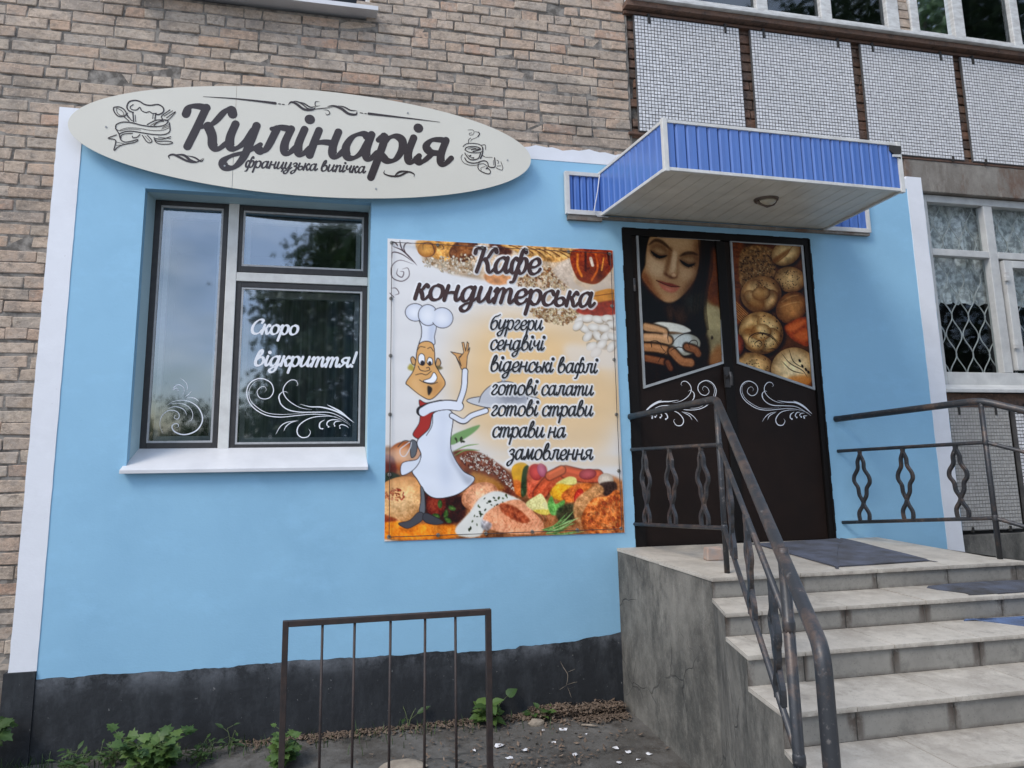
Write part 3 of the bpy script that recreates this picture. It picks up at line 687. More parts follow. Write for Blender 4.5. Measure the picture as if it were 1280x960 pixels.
# ------------------------------------------------------------------ shop front
shop = thing('shop_front', 'light blue rendered shop front with white border, black base, window and brown doors', 'shop front')
X = [-3.445, -3.075, -1.722, .0, 1.478, 2.36]; Zs = [-1.2, -.54, 0.0, .545, 2.19, 2.125, 2.57]
g = MB()
def wallquad(x0, x1, z0, z1): g.box(x0, x1, .0, .065, z0, z1, skip=(3,))
wallquad(-3.445, -3.075, -1.2, 2.57); wallquad(-3.075, -1.722, -1.2, .53); wallquad(-3.075, -1.722, 2.19, 2.57); wallquad(-1.722, .005, -1.2, 2.57)
wallquad(.005, 1.475, 2.12, 2.57); wallquad(1.475, 2.36, -1.2, 2.57); wallquad(.005, 1.475, -1.2, -.02)
# merge coplanar pieces: keep only outer faces that can be seen
wall = g.build('rendered_wall', M_BLUE, shop, recalc=False)
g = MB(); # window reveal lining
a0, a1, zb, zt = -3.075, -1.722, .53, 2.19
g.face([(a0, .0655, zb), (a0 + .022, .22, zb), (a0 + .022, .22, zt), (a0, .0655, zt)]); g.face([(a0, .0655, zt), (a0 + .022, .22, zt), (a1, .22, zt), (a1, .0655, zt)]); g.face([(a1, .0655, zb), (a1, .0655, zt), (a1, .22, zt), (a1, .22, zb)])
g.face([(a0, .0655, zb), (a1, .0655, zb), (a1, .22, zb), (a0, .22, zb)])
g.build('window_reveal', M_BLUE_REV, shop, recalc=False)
# white painted border, slightly uneven
def border(pts_out, pts_in, y=-.003):
    m = MB(); n = len(pts_out)
    for k in range(n - 1): m.face([(pts_out[k][0], y, pts_out[k][1]), (pts_in[k][0], y, pts_in[k][1]), (pts_in[k + 1][0], y, pts_in[k + 1][1]), (pts_out[k + 1][0], y, pts_out[k + 1][1])])
    return m
n = 60; m = MB()
L1 = [(-3.58 + rnd.uniform(-.002, .002), -.50 + k * 3.16 / n) for k in range(n + 1)]; L2 = [(-3.445 + rnd.uniform(-.001, .001), p[1]) for p in L1]
for A, B in ((L1, L2),):
    for k in range(n): m.hexa([(A[k][0], -.004, A[k][1]), (B[k][0], -.004, B[k][1]), (A[k][0], .066, A[k][1]), (B[k][0], .066, B[k][1]), (A[k + 1][0], -.004, A[k + 1][1]), (B[k + 1][0], -.004, B[k + 1][1]), (A[k + 1][0], .066, A[k + 1][1]), (B[k + 1][0], .066, B[k + 1][1])], skip=(0, 1))
R1 = [(2.385 + rnd.uniform(-.0015, .0015), -.14 + k * 2.81 / n) for k in range(n + 1)]; R2 = [(2.525 + rnd.uniform(-.003, .003), p[1]) for p in R1]
for k in range(n): m.hexa([(R1[k][0], -.003, R1[k][1]), (R2[k][0], -.003, R2[k][1]), (R1[k][0], .066, R1[k][1]), (R2[k][0], .066, R2[k][1]), (R1[k + 1][0], -.003, R1[k + 1][1]), (R2[k + 1][0], -.003, R2[k + 1][1]), (R1[k + 1][0], .066, R1[k + 1][1]), (R2[k + 1][0], .066, R2[k + 1][1])], skip=(0, 1))
nt_ = 150
def tz(k): return 2.66 + .008 * math.sin(k * .7) + .006 * math.sin(k * 1.9 + 1) + (.02 if 92 < k < 118 else 0) * math.sin((k - 92) / 26 * math.pi)
for k in range(nt_):
    x0, x1 = -3.445 + k * 5.83 / nt_, -3.445 + (k + 1) * 5.83 / nt_; zb0 = 2.575 - (.012 if k % 7 else 0) * 0
    m.hexa([(x0, -.002, 2.57), (x1, -.002, 2.57), (x0, .066, 2.57), (x1, .066, 2.57), (x0, -.002, tz(k)), (x1, -.002, tz(k + 1)), (x0, .1, tz(k) + .01), (x1, .1, tz(k + 1) + .01)], skip=(0,))
m.build('white_border', M_WHITE, shop)
g = MB(); g.box(2.36, 2.53, .001, .064, -1.2, 2.57, skip=(3,)); g.build('border_backing', M_BLUE, shop, recalc=False)
# black base with a wavering painted top edge
m = MB(); n = 130
zt_ = [-.545 + .004 * math.sin(k * .15) + .003 * math.sin(k * .63) + rnd.uniform(-.0025, .0025) - (.018 if 88 < k < 104 else 0) + .035 * max(0, (k - 112) / 18) for k in range(n + 1)]
xk = lambda k: -3.445 + k * 3.32 / n
V_, F_, A_ = [], [], []
for k in range(n + 1):
    for dz_, e_ in ((0, 1.0), (-.03, .75), (-.075, .25), (-.13, 0.0), (-.7, 0.0)): V_.append((xk(k), -.0063, zt_[k] + dz_)); A_.append(e_)
for k in range(n):
    for q in range(4): a_ = k * 5 + q; F_.append((a_, a_ + 1, a_ + 6, a_ + 5))
me_ = bpy.data.meshes.new('black_base'); me_.from_pydata(V_, [], F_); at_ = me_.attributes.new('fade', 'FLOAT', 'POINT'); at_.data.foreach_set('value', A_); me_.materials.append(M_PLINTH)
o = bpy.data.objects.new('black_base', me_); COL.objects.link(o); o.parent = shop
for k in range(n): m.hexa([(xk(k), -.006, -1.15), (xk(k + 1), -.006, -1.15), (xk(k), 0, -1.15), (xk(k + 1), 0, -1.15), (xk(k), -.004, zt_[k]), (xk(k + 1), -.004, zt_[k + 1]), (xk(k), 0, zt_[k]), (xk(k + 1), 0, zt_[k + 1])], skip=(0, 3, 4, 5))
m.box(-3.60, -3.447, -.012, .07, -1.15, -.502)
m.build('black_base', M_PLINTH, shop)
ck = Ink(-.0075)
for pts, w in (([(-536,-647),(-516,-685),(-492,-723),(-493,-759),(-504,-795)], 7), ([(-491,-714),(-465,-706),(-439,-699)], 4), ([(-504,-790),(-530,-802),(-546,-810)], 4), ([(-499,-786),(-457,-776),(-426,-773)], 4), ([(-494,-796),(-480,-833),(-471,-861)], 5), ([(-510,-799),(-521,-816)], 4), ([(-484,-810),(-448,-799)], 4)):
    ck.mm(pts, w * .55, 'taper', 4)
ck.build('plaster_crack', M_STONE, shop)
for pts, w in (([(-422,-663),(-401,-647)], 5), ([(-312,-648),(-308,-676)], 4), ([(-276,-673),(-240,-695)], 3), ([(-190,-763),(-180,-787)], 6)):
    ck = Ink(-.0075); ck.mm(pts, w * .55, 'taper', 4); ck.build('plaster_chip', M_STONE, shop)
# window: sashes, beads, panes, sill
f = MB(); YF = .2
f.box(-2.612, -2.548, YF - .01, .28, .64, 2.19); f.box(-2.548, -1.722, YF - .008, .28, 1.685, 1.742)
win = f.build('shop_window', M_OFFWHITE, shop, bevel=.004)
SA = ((-3.056, -2.613, .645, 2.186, .04, .04), (-2.546, -1.723, 1.745, 2.186, .03, .03), (-2.546, -1.723, .645, 1.682, .035, .035))
PA = ((-3.020, -2.645, .68, 2.155), (-2.522, -1.752, 1.785, 2.152), (-2.514, -1.755, .668, 1.648))
for (x0, x1, z0, z1, _, _), (p0, p1, q0, q1) in zip(SA, PA):
    f = MB(); f.box(x0, p0, YF, .27, z0, z1); f.box(p1, x1, YF, .27, z0, z1); f.box(p0, p1, YF, .27, z0, q0); f.box(p0, p1, YF, .27, q1, z1)
    f.build('window_sash', M_BLACKFR, win, bevel=.003)
    f = MB(); w = .012
    f.box(p0, p0 + w, YF + .004, .25, q0, q1); f.box(p1 - w, p1, YF + .004, .25, q0, q1); f.box(p0 + w, p1 - w, YF + .004, .25, q0, q0 + w); f.box(p0 + w, p1 - w, YF + .004, .25, q1 - w, q1); f.build('glazing_bead', M_BEAD, win)
    f = MB(); f.face([(p0 + w, YF + .012, q0 + w), (p1 - w, YF + .012, q0 + w), (p1 - w, YF + .012, q1 - w), (p0 + w, YF + .012, q1 - w)]); f.build('window_pane', M_GLASS, win)
    f = MB(); i_ = .04   # inner frame seen through the glass
    f.box(p0 + w, p0 + i_, .33, .37, q0, q1); f.box(p1 - i_, p1 - w, .33, .37, q0, q1); f.box(p0 + i_, p1 - i_, .33, .37, q0, q0 + i_); f.box(p0 + i_, p1 - i_, .33, .37, q1 - i_, q1); f.build('inner_frame', M_BEAD, win)
f = MB(); f.hexa([(-3.10, -.045, .513), (-1.722, -.045, .513), (-3.07, .2, .60), (-1.722, .2, .60), (-3.10, -.045, .535), (-1.722, -.045, .535), (-3.07, .2, .648), (-1.722, .2, .648)]); f.build('window_sill', M_SILL, win, bevel=.003)
f = MB()
for k in range(70):
    x0, x1 = -2.5 + k * .011, -2.5 + (k + 1) * .011; y = lambda x: .55 + .03 * math.sin(x * 52) + .015 * math.sin(x * 23)
    f.face([(x0, y(x0), .5), (x1, y(x1), .5), (x1, y(x1), 1.75), (x0, y(x0), 1.75)])
f.build('curtain', M_CURTAIN, win, smooth=True, recalc=False)
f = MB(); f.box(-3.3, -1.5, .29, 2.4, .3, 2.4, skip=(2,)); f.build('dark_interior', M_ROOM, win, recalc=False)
ink = Ink(YF + .0112 - .0008)
(p,), (q,) = [(-2452,1353)], [(-2156,1354)]; write(ink, 'Скоро', p, q, 58, .30, .12)
ink.build('window_lettering', M_MARK, win); ink = Ink(YF + .0112 - .0008)
(p,), (q,) = [(-2425,1153)], [(-1789,1150)]; write(ink, 'відкриття!', p, q, 60, .30, .12)
ink.build('window_lettering', M_MARK, win)
ink = Ink(YF + .0104)
SCROLL = [  # traced scroll: (points, width, mode)
 ([(-2353,987),(-2340,1003),(-2351,1021),(-2375,1018),(-2395,990),(-2381,956),(-2351,945),(-2315,956),(-2296,997),(-2313,1044),(-2356,1069),(-2398,1069),(-2439,1042),(-2457,993),(-2443,931),(-2402,882),(-2335,845),(-2251,833),(-2154,842),(-2057,851),(-1970,846),(-1895,827),(-1844,799),(-1813,777)], 5.5, 'taper'),
 ([(-2371,1065),(-2415,1046),(-2442,999),(-2435,943),(-2397,898),(-2336,861),(-2263,850),(-2179,852),(-2081,859)], 3.2, 'taper'),
 ([(-2160,1027),(-2149,1036),(-2161,1061),(-2192,1064),(-2224,1038),(-2238,994),(-2212,945),(-2156,904),(-2107,886),(-2057,880)], 4.8, 'taper'),
 ([(-2207,982),(-2223,991),(-2247,985),(-2262,957),(-2248,913),(-2204,879),(-2130,864),(-2032,864),(-1946,861),(-1876,833),(-1819,789)], 5.5, 'taper'),
 ([(-2259,979),(-2262,951),(-2251,923)], 7, 'taper'),
 ([(-2132,914),(-2070,898),(-2008,896),(-1946,883),(-1883,858),(-1832,827),(-1794,798)], 7.5, 'taper'),
 ([(-1965,911),(-1921,889),(-1877,864),(-1839,833),(-1794,798)], 9.5, 'taper'),
 ([(-2274,726),(-2249,772),(-2213,799),(-2141,813)], 4.5, 'taper'), ([(-2227,744),(-2213,775),(-2183,799),(-2141,811)], 4.5, 'taper'),
 ([(-2075,759),(-2063,740),(-2077,713),(-2114,707),(-2142,731),(-2140,771),(-2104,808),(-2044,833),(-1970,839),(-1908,836)], 6, 'taper'),
 ([(-1980,760),(-2005,765),(-2006,796),(-1976,817)], 7, 'taper'), ([(-1943,771),(-1962,783),(-1957,805),(-1926,817),(-1882,814)], 6.5, 'taper'), ([(-1909,777),(-1919,789),(-1907,805),(-1870,808)], 5.5, 'taper'), ([(-1878,764),(-1885,777),(-1869,786),(-1841,777),(-1825,764)], 5, 'taper')]
for pts, w, md in SCROLL: ink.mm(pts, w * 1.15, md, 7)
for c in [(-1990,760),(-1953,771),(-1914,778),(-1881,764)]: ink.disc((c[0] / 1000, c[1] / 1000), .0042)
ink.build('scroll_ornament', M_MARK, win); ink = Ink(YF + .0104)
for pts, w in (([(-2854,1070),(-2829,1055),(-2811,1033),(-2805,1005),(-2808,982)], 4), ([(-2869,993),(-2858,991),(-2861,1002),(-2874,1007),(-2885,998),(-2879,1018),(-2853,1028),(-2829,1014),(-2823,987),(-2837,956)], 6), ([(-2819,951),(-2799,969),(-2780,992)], 4), ([(-2810,948),(-2780,951),(-2754,944),(-2734,926)], 5),
    ([(-2919,901),(-2886,925),(-2840,935),(-2788,926),(-2743,897),(-2715,851),(-2710,806),(-2732,761),(-2773,735),(-2820,729),(-2864,746),(-2881,773),(-2872,791),(-2851,793),(-2844,777),(-2856,771)], 7.5), ([(-2915,910),(-2864,916),(-2817,910),(-2781,883),(-2766,847),(-2773,815),(-2790,809)], 3.5), ([(-2914,883),(-2880,895),(-2846,892),(-2815,874),(-2800,842)], 5),
    ([(-2928,733),(-2945,766),(-2951,802),(-2941,842),(-2913,869),(-2879,874),(-2851,860),(-2843,838),(-2853,822),(-2870,827),(-2869,842),(-2858,838)], 4.2)):
    ink.mm(pts, w, 'taper', 7)
ink.build('scroll_ornament', M_MARK, win)
# doors
f = MB()
f.box(.005, .072, .004, .12, -.015, 2.12); f.box(1.44, 1.475, .004, .12, -.015, 2.12); f.box(.072, 1.44, .004, .12, 2.075, 2.12)
n = 40
for k in range(n):   # ragged black paint spreading onto the wall round the opening
    z0, z1 = k * 2.12 / n, (k + 1) * 2.12 / n
    f.box(.005 - rnd.uniform(.004, .009), .006, -.0025, .003, z0, z1); f.box(1.474, 1.475 + rnd.uniform(.008, .014), -.0025, .003, z0, z1)
for k in range(30): x0 = .005 + k * .049; f.box(x0, x0 + .049, -.0025, .003, 2.119, 2.12 + rnd.uniform(.004, .008))
door = f.build('entrance_door', M_DOORFR, shop)
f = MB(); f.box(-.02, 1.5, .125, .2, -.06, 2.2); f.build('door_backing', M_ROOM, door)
f = MB(); f.box(.074, .748, .02, .07, -.004, 2.073); f.build('door_leaf', M_DOOR, door, bevel=.004)
f = MB(); f.box(.754, 1.438, .02, .07, -.004, 2.073); f.build('door_leaf', M_DOOR, door, bevel=.004)
f = MB(); f.box(.722, .79, .006, .021, .01, 2.07); f.build('cover_strip', M_DOORFR, door, bevel=.003)
PLW = [(.112, 1.016), (.728, 1.196), (.757, 2.088), (.112, 2.092)]
PRW = [(.826, 1.196), (1.428, 1.016), (1.432, 2.082), (.838, 2.086)]
def ring(poly, w):
    c = np.mean(np.array(poly), 0); m = MB(); n = len(poly)
    inn = []
    for k in range(n):
        p0, p1, p2 = [np.array(poly[(k + d) % n]) for d in (-1, 0, 1)]; e1 = (p1 - p0) / np.linalg.norm(p1 - p0); e2 = (p2 - p1) / np.linalg.norm(p2 - p1); n1 = np.array([-e1[1], e1[0]]); n2 = np.array([-e2[1], e2[0]]); b = n1 + n2; b /= np.linalg.norm(b); inn.append(p1 + b * w / max(.3, b @ n1))
    for k in range(n):
        k2 = (k + 1) % n; a, b, c_, d = poly[k], poly[k2], inn[k2], inn[k]
        m.hexa([(a[0], .009, a[1]), (b[0], .009, b[1]), (a[0], .02, a[1]), (b[0], .02, b[1]), (d[0], .011, d[1]), (c_[0], .011, c_[1]), (d[0], .02, d[1]), (c_[0], .02, c_[1])])
    return m, inn
for P_ in (PLW, PRW): ring(P_, .016)[0].build('poster_bead', M_ALU, door)
f = MB(); f.tube([(.735, .005, 1.10), (.735, -.03, 1.10)], .014, 10); f.tube([(.735, -.035, 1.13), (.735, -.045, 1.10), (.735, -.04, 1.04)], .012, 8); f.box(.712, .758, .001, .0055, 1.03, 1.17); f.build('door_handle', M_BLACKFR, door, smooth=False)
f = MB()
for zz in (.35, 1.68): f.tube([(.078, .012, zz), (.078, .012, zz + .09)], .011, 8)
build_each(f, 'door_hinge', M_STEEL, door)
ink = Ink(.0185)
DS = [([(935,1005),(943,1020),(927,1036),(902,1023),(895,996),(922,975),(957,984),(977,1018),(963,1054),(920,1075),(879,1068),(850,1041),(840,1002),(860,953),(904,915),(963,885),(1037,875),(1134,882),(1218,887),(1300,876),(1355,858),(1381,837)], 5.5),
 ([(910,1072),(864,1047),(853,1005),(873,957),(924,918),(984,891),(1052,888),(1149,894)], 3), ([(1092,1037),(1102,1049),(1088,1067),(1060,1067),(1034,1043),(1028,1009),(1049,973),(1091,943),(1138,928),(1179,925)], 5), ([(1051,1000),(1035,1008),(1013,994),(1007,966),(1035,930),(1088,909),(1178,906),(1261,901),(1321,876),(1381,837)], 5.5), ([(1011,997),(1007,978),(1013,960)], 7),
 ([(1125,942),(1194,932),(1263,928),(1324,901),(1393,849)], 8), ([(1250,940),(1291,925),(1338,898),(1393,849)], 9), ([(992,795),(1019,828),(1055,852),(1112,864)], 4.5), ([(1034,807),(1054,837),(1104,861)], 4.5), ([(1162,816),(1171,800),(1152,773),(1117,773),(1099,798),(1108,828),(1146,861),(1210,876),(1272,875)], 6.5),
 ([(1232,816),(1215,822),(1221,846),(1250,864)], 8), ([(1267,825),(1256,837),(1271,858),(1299,861)], 7), ([(1303,828),(1293,840),(1305,853),(1333,855)], 6), ([(1327,822),(1324,834),(1353,837)], 6)]
for pts, w in DS:
    ink.mm(pts, w, 'taper', 7)
    ink.mm([(1494 - a, b) for a, b in pts], w, 'taper', 7)
for c in [(1228,814),(1267,825),(1304,829),(1327,822)]:
    for cx in (c[0], 1494 - c[0]): ink.disc((cx / 1000, c[1] / 1000), .006)
ink.build('scroll_ornament', M_MARK, door)

# poster on the left leaf: a woman with a cup
def inside(poly):
    def fn(x, z):
        k = np.ones(len(x), bool)
        for i in range(len(poly)):
            a, b = poly[i], poly[(i + 1) % len(poly)]; k &= (b[0] - a[0]) * (z - a[1]) - (b[1] - a[1]) * (x - a[0]) >= -1e-6
        return k
    return fn
c = Canvas(95, 775, 1000, 2110, 1.6, (30, 22, 17))
N1 = c.noise(120, 4); N2 = c.noise(30, 4, 3.0); N3 = c.noise(14, 3)
c.a *= (0.7 + .7 * N2[..., None])
c.poly([(645,1972),(733,1976),(741,1595),(669,1576),(612,1630)], (150, 84, 38), 26, .8, tex=N1, amt=.5)
c.poly([(613,1638),(671,1600),(739,1571),(743,1387),(621,1384),(595,1510)], (176, 160, 118), 14, .9, tex=N1, amt=.25)
c.poly([(604,1590),(724,1574),(726,1419),(717,1200),(632,1186),(627,1314),(608,1441)], (176, 162, 122), 12, .9, tex=N1, amt=.3)
c.poly([(623,1250),(706,1328),(725,1201),(623,1161)], (140, 90, 52), 14, .8)
c.poly([(646,1388),(656,1378),(652,1362),(639,1365)], (40, 28, 22), 4)
# hair, coat
c.poly([(133,2083),(237,2105),(602,2126),(688,2081),(653,1834),(604,1638),(595,1510),(569,1383),(97,1372),(115,1731)], (20, 15, 12), 10, 1, tex=N2, amt=.6)
c.poly([(458,1649),(538,1684),(617,1703),(601,1590),(528,1540),(451,1538)], (58, 62, 56), 18, .8)
c.poly([(309,1588),(412,1600),(497,1587),(473,1483),(328,1479)], (62, 44, 32), 30, .9, tex=N2, amt=.5)
# face
face = [(209,2063),(279,2104),(444,2117),(592,2101),(596,2010),(587,1920),(555,1813),(506,1731),(433,1656),(371,1618),(311,1614),(258,1642),(198,1703),(147,1772),(145,1811),(173,1877),(185,1973)]
c.poly(face, (168, 132, 96), 5, 1, tex=N1, amt=.08)
c.poly([(154,1828),(194,1790),(232,1704),(295,1627),(257,1634),(189,1694),(138,1772)], (112, 66, 38), 20, .9)
c.poly([(563,2058),(602,2060),(586,1887),(524,1731),(423,1632),(491,1762),(551,1886)], (92, 58, 36), 24, .9)
c.poly([(252,2066),(365,2096),(513,2096),(544,2040),(471,1996),(385,2000),(302,2052)], (198, 166, 128), 30, .75)
c.poly([(194,1950),(268,1905),(318,1883),(305,1802),(236,1792),(197,1838)], (206, 176, 140), 22, .85)
c.poly([(438,1873),(514,1852),(550,1861),(519,1787),(449,1776),(425,1816)], (196, 164, 128), 22, .75)
c.poly([(388,1984),(418,1969),(408,1879),(387,1822),(361,1821),(371,1902)], (214, 186, 152), 12, .85)
c.poly([(280,1666),(340,1668),(400,1679),(371,1630),(312,1624)], (190, 146, 106), 16, .7)
c.poly([(215,2015),(284,2035),(342,2006),(357,1958),(330,1940),(271,1949),(229,1971)], (108, 78, 54), 16, .85)
c.poly([(442,1950),(522,1970),(577,1952),(565,1903),(517,1892),(458,1918)], (100, 70, 48), 16, .85)
c.poly([(243,1988),(282,1994),(331,1960),(296,1948),(254,1957)], (170, 140, 104), 12, .8)
c.poly([(454,1930),(503,1945),(554,1931),(535,1905),(483,1907)], (160, 130, 96), 12, .8)
c.line([(206,2015),(251,2048),(293,2047),(335,2021),(377,1983)], 26, (52, 36, 26), .75, 12, taper=True)
c.line([(438,1945),(483,1967),(535,1973),(582,1961)], 24, (52, 36, 26), .75, 12, taper=True)
c.line([(217,1975),(245,1947),(287,1933),(341,1946)], 44, (70, 46, 32), .55, 22, taper=True); c.line([(219,1973),(249,1946),(287,1932),(339,1944)], 21, (14, 9, 8), 1, 6, taper=True)
c.line([(436,1921),(465,1898),(503,1882),(554,1901)], 42, (66, 44, 30), .55, 22, taper=True); c.line([(436,1918),(465,1896),(503,1880),(552,1896)], 21, (14, 9, 8), 1, 6, taper=True)
for a_, b_ in zip([(229,1966),(245,1951),(263,1940),(283,1933)] + [(538,1889),(520,1881),(503,1879)], [(216,1955),(234,1935),(256,1924),(279,1917)] + [(553,1879),(528,1867),(502,1864)]): c.line([a_, b_], 3, (16, 10, 8), .8, 2, smooth=False)
c.line([(372,1991),(350,1909),(329,1844),(318,1815)], 30, (112, 76, 50), .6, 20); c.line([(433,1945),(417,1880),(416,1823)], 20, (140, 104, 74), .5, 16)
c.poly([(316,1823),(348,1804),(394,1794),(413,1819),(405,1791),(363,1781),(322,1803)], (84, 48, 32), 6, .9)
c.ball(([(384,1810)])[0], 22, 18, 0, (206, 172, 136), (150, 106, 74), 8)
c.poly([(248,1764),(294,1759),(327,1751),(357,1749),(424,1727),(377,1719),(318,1730),(276,1747)], (128, 62, 50), 4, .95)
c.poly([(268,1745),(318,1730),(377,1718),(424,1726),(397,1694),(357,1682),(307,1695),(279,1722)], (176, 104, 84), 5, .95)
c.line([(248,1764),(310,1739),(360,1725),(427,1726)], 5, (60, 28, 22), .9, 3)
c.poly([(308,1715),(350,1709),(376,1703),(341,1696)], (214, 150, 128), 8, .7)
# hair strands falling over the cheek
for k in range(14):
    o_ = k * 9
    c.line([(p[0] + o_ * .9, p[1]) for p in [(588,2109),(591,1953),(574,1830),(541,1732),(514,1587),(521,1429)]], 5, (26 + 12 * (k % 3), 18 + 8 * (k % 3), 13), .7, 5)
    c.line([(p[0] - o_ * .5, p[1]) for p in [(219,2096),(184,1989),(156,1868),(130,1779)]], 5, (24, 17, 13), .7, 5)
# cup and hands
c.poly([(150,1392),(213,1431),(306,1395),(486,1393),(553,1350),(534,1286),(448,1247),(345,1245),(244,1268)], (150, 150, 138), 4)
c.poly([(207,1459),(256,1473),(311,1473),(372,1467),(441,1450),(491,1418),(431,1400),(341,1404),(273,1407),(219,1425)], (206, 206, 196), 3)
c.poly([(293,1408),(362,1409),(430,1398),(389,1391),(320,1393)], (116, 92, 70), 4, .9)
c.poly([(346,1377),(430,1392),(485,1384),(481,1323),(422,1271),(362,1295)], (188, 194, 192), 10, .9)
for pts, w, cc in (([(152,1436),(226,1422),(286,1404)], 62, (178, 140, 104)), ([(141,1363),(236,1362),(317,1348)], 66, (186, 148, 112)), ([(138,1297),(219,1293),(293,1281)], 64, (166, 122, 86)), ([(141,1222),(214,1211),(274,1200)], 54, (126, 82, 56)),
                   ([(340,1270),(405,1208),(473,1197)], 66, (150, 106, 74)), ([(452,1304),(513,1286),(533,1261)], 56, (132, 88, 60)), ([(301,1194),(320,1157)], 46, (104, 66, 46))):
    c.line(pts, w + 14, tuple(v * .3 for v in cc), .9, 14); c.line(pts, w * .86, cc, .95, 12); c.line([(a, b + 8) for a, b in pts], w * .3, tuple(min(255, v * 1.13) for v in cc), .6, 12)
c.poly([(279,1395),(316,1389),(312,1370),(284,1372)], (220, 180, 146), 5, .8)
for pts in ([(336,1320),(387,1372),(458,1402),(514,1404),(551,1385)], [(319,1269),(369,1299),(410,1300),(451,1278)], [(479,1285),(467,1323),(490,1349),(525,1350),(533,1324),(515,1308)], [(320,1402),(312,1370),(316,1332)], [(292,1263),(260,1300),(254,1325),(215,1343),(153,1329)], [(299,1269),(263,1243),(227,1193)], [(186,1323),(189,1298)]):
    c.line(pts, 6, (34, 26, 24), .9, 2, taper=True)
_, inn = ring(PLW, .0155)
NQ = c.noise(7, 2); c.a = np.clip((c.a - 110) * 1.2 + 100 + (NQ[..., None] - .5) * 26, 0, 255)
c.mesh('poster', print_mat('poster_print', .92, .35, .18), door, .0165, inside([tuple(p) for p in inn]))
# poster on the right leaf: loaves and rolls
c = Canvas(805, 1450, 1000, 2110, 1.6, (84, 50, 27))
N1 = c.noise(90, 4); N2 = c.noise(16, 4); N3 = c.noise(40, 4, .4)
c.a *= (.6 + .8 * N1[..., None])
c.poly([(845,2091),(942,2071),(907,1723),(812,1656)], (110, 62, 30), 14, .9, tex=N3, amt=.4)
c.poly([(930,2018),(1180,2031),(1177,1836),(1062,1818),(907,1723)], (128, 96, 62), 5, 1, tex=N2, amt=.6)
c.scatter([(936,2006),(1179,2024),(1177,1836),(1055,1824),(915,1736)], 260, 7, [(190, 160, 116), (70, 46, 28), (150, 112, 70), (54, 34, 22)], .5)
c.poly([(813,1669),(942,1547),(867,1483),(795,1431)], (120, 66, 34), 8, .9, tex=N2, amt=.5)
for k in range(7): c.line([(p[0] + k * 4, p[1] - k * 22) for p in [(826,1657),(942,1554)]], 6, (206, 160, 96), .7, 3)
BUN = [([(1291,2013)], 120, 78, .5, (222, 190, 128), (120, 74, 34)), ([(1304,1815)], 115, 85, .1, (208, 168, 108), (110, 62, 28)), ([(1059,1697)], 150, 116, .3, (212, 170, 108), (104, 58, 26)), ([(1299,1609)], 128, 92, .6, (190, 124, 62), (86, 44, 18)),
       ([(1325,1432)], 104, 60, -.3, (196, 92, 44), (96, 40, 18)), ([(1035,1418)], 165, 140, .2, (230, 192, 124), (128, 78, 34)), ([(960,1188)], 140, 78, -.1, (214, 170, 104), (110, 62, 26)), ([(1272,1168)], 165, 132, .3, (236, 208, 152), (150, 96, 46)), ([(835,1333)], 50, 70, 0, (176, 74, 38), (80, 30, 16))]
N4 = c.noise(50, 5)
def bun(cc, rx, rz, ro, a_, b_, sh=.75):
    c.ball((cc[0] + 6, cc[1] - 14), rx * 1.08, rz * 1.08, ro, (26, 13, 7), (26, 13, 7), 20, alpha=sh)
    g_ = sum(a_) / 3; c.ball(cc, rx, rz, ro, tuple((v * .8 + g_ * .2) * 1.1 for v in a_), tuple(v * .78 for v in b_), 3, tex=N4, amt=.34)
for n_, (cc, rx, rz, ro, a_, b_) in enumerate(BUN):
    x_, y_ = cc[0]
    if n_ in (2, 5):       # plaited rolls: overlapping lobes
        k_ = 1.12 if n_ == 2 else 1.08
        bun((x_, y_), rx * k_, rz * k_, ro, a_, b_)
        for dx, dy, sc_, rr in ((-.42, .30, .62, .6), (.40, .34, .60, -.5), (.36, -.34, .62, .7), (-.40, -.36, .58, -.6), (.0, .04, .50, .2)): bun((x_ + dx * rx, y_ + dy * rz), rx * sc_, rz * sc_ * .86, rr, a_, b_, .28)
    elif n_ == 4:
        c.poly([(1221,1461),(1319,1521),(1422,1539),(1427,1447),(1409,1333),(1318,1356),(1252,1405)], (150, 66, 32), 4, 1, tex=N2, amt=.3); c.poly([(1236,1461),(1332,1506),(1412,1517),(1327,1445),(1268,1431)], (214, 116, 62), 10, .85); c.poly([(1294,1406),(1370,1446),(1413,1447),(1405,1371),(1334,1375)], (204, 110, 58), 10, .8)
    else: bun((x_, y_), rx * 1.12, rz * 1.12, ro, a_, b_)
for p_, w_ in (([(1217,1645),(1292,1686),(1365,1702)], 8), ([(1206,1606),(1302,1641),(1382,1651)], 8), ([(1249,1839),(1309,1874),(1368,1877)], 8), ([(886,1205),(971,1235),(1052,1208)], 8)): c.line(p_, w_, (236, 190, 130), .45, 8, taper=True)
c.poly([(1173,1952),(1250,2008),(1325,2045),(1308,2011),(1231,1955),(1185,1927)], (120, 74, 36), 6, .8)
c.line([(1374,2094),(1325,2038),(1292,1997),(1215,1941)], 6, (110, 66, 30), .7, 3)
c.scatter([(1208,1863),(1382,1871),(1372,1766),(1226,1748)], 60, 5, [(40, 28, 18), (60, 42, 26), (30, 22, 16)], .6)
c.scatter([(1039,1792),(1159,1797),(1154,1732),(1033,1728)], 26, 5, [(40, 28, 18), (54, 38, 22)], .6)
c.scatter([(1038,1538),(1193,1542),(1208,1391),(1089,1314),(867,1309),(994,1511)], 52, 5.5, [(44, 32, 20), (64, 44, 24), (34, 24, 16)], .6)
c.poly([(891,1433),(978,1486),(1017,1537),(990,1461),(1028,1412),(956,1385)], (150, 96, 44), 12, .7)
c.poly([(949,1636),(1054,1728),(1086,1768),(1087,1615),(1012,1562),(957,1573)], (150, 98, 48), 16, .55)
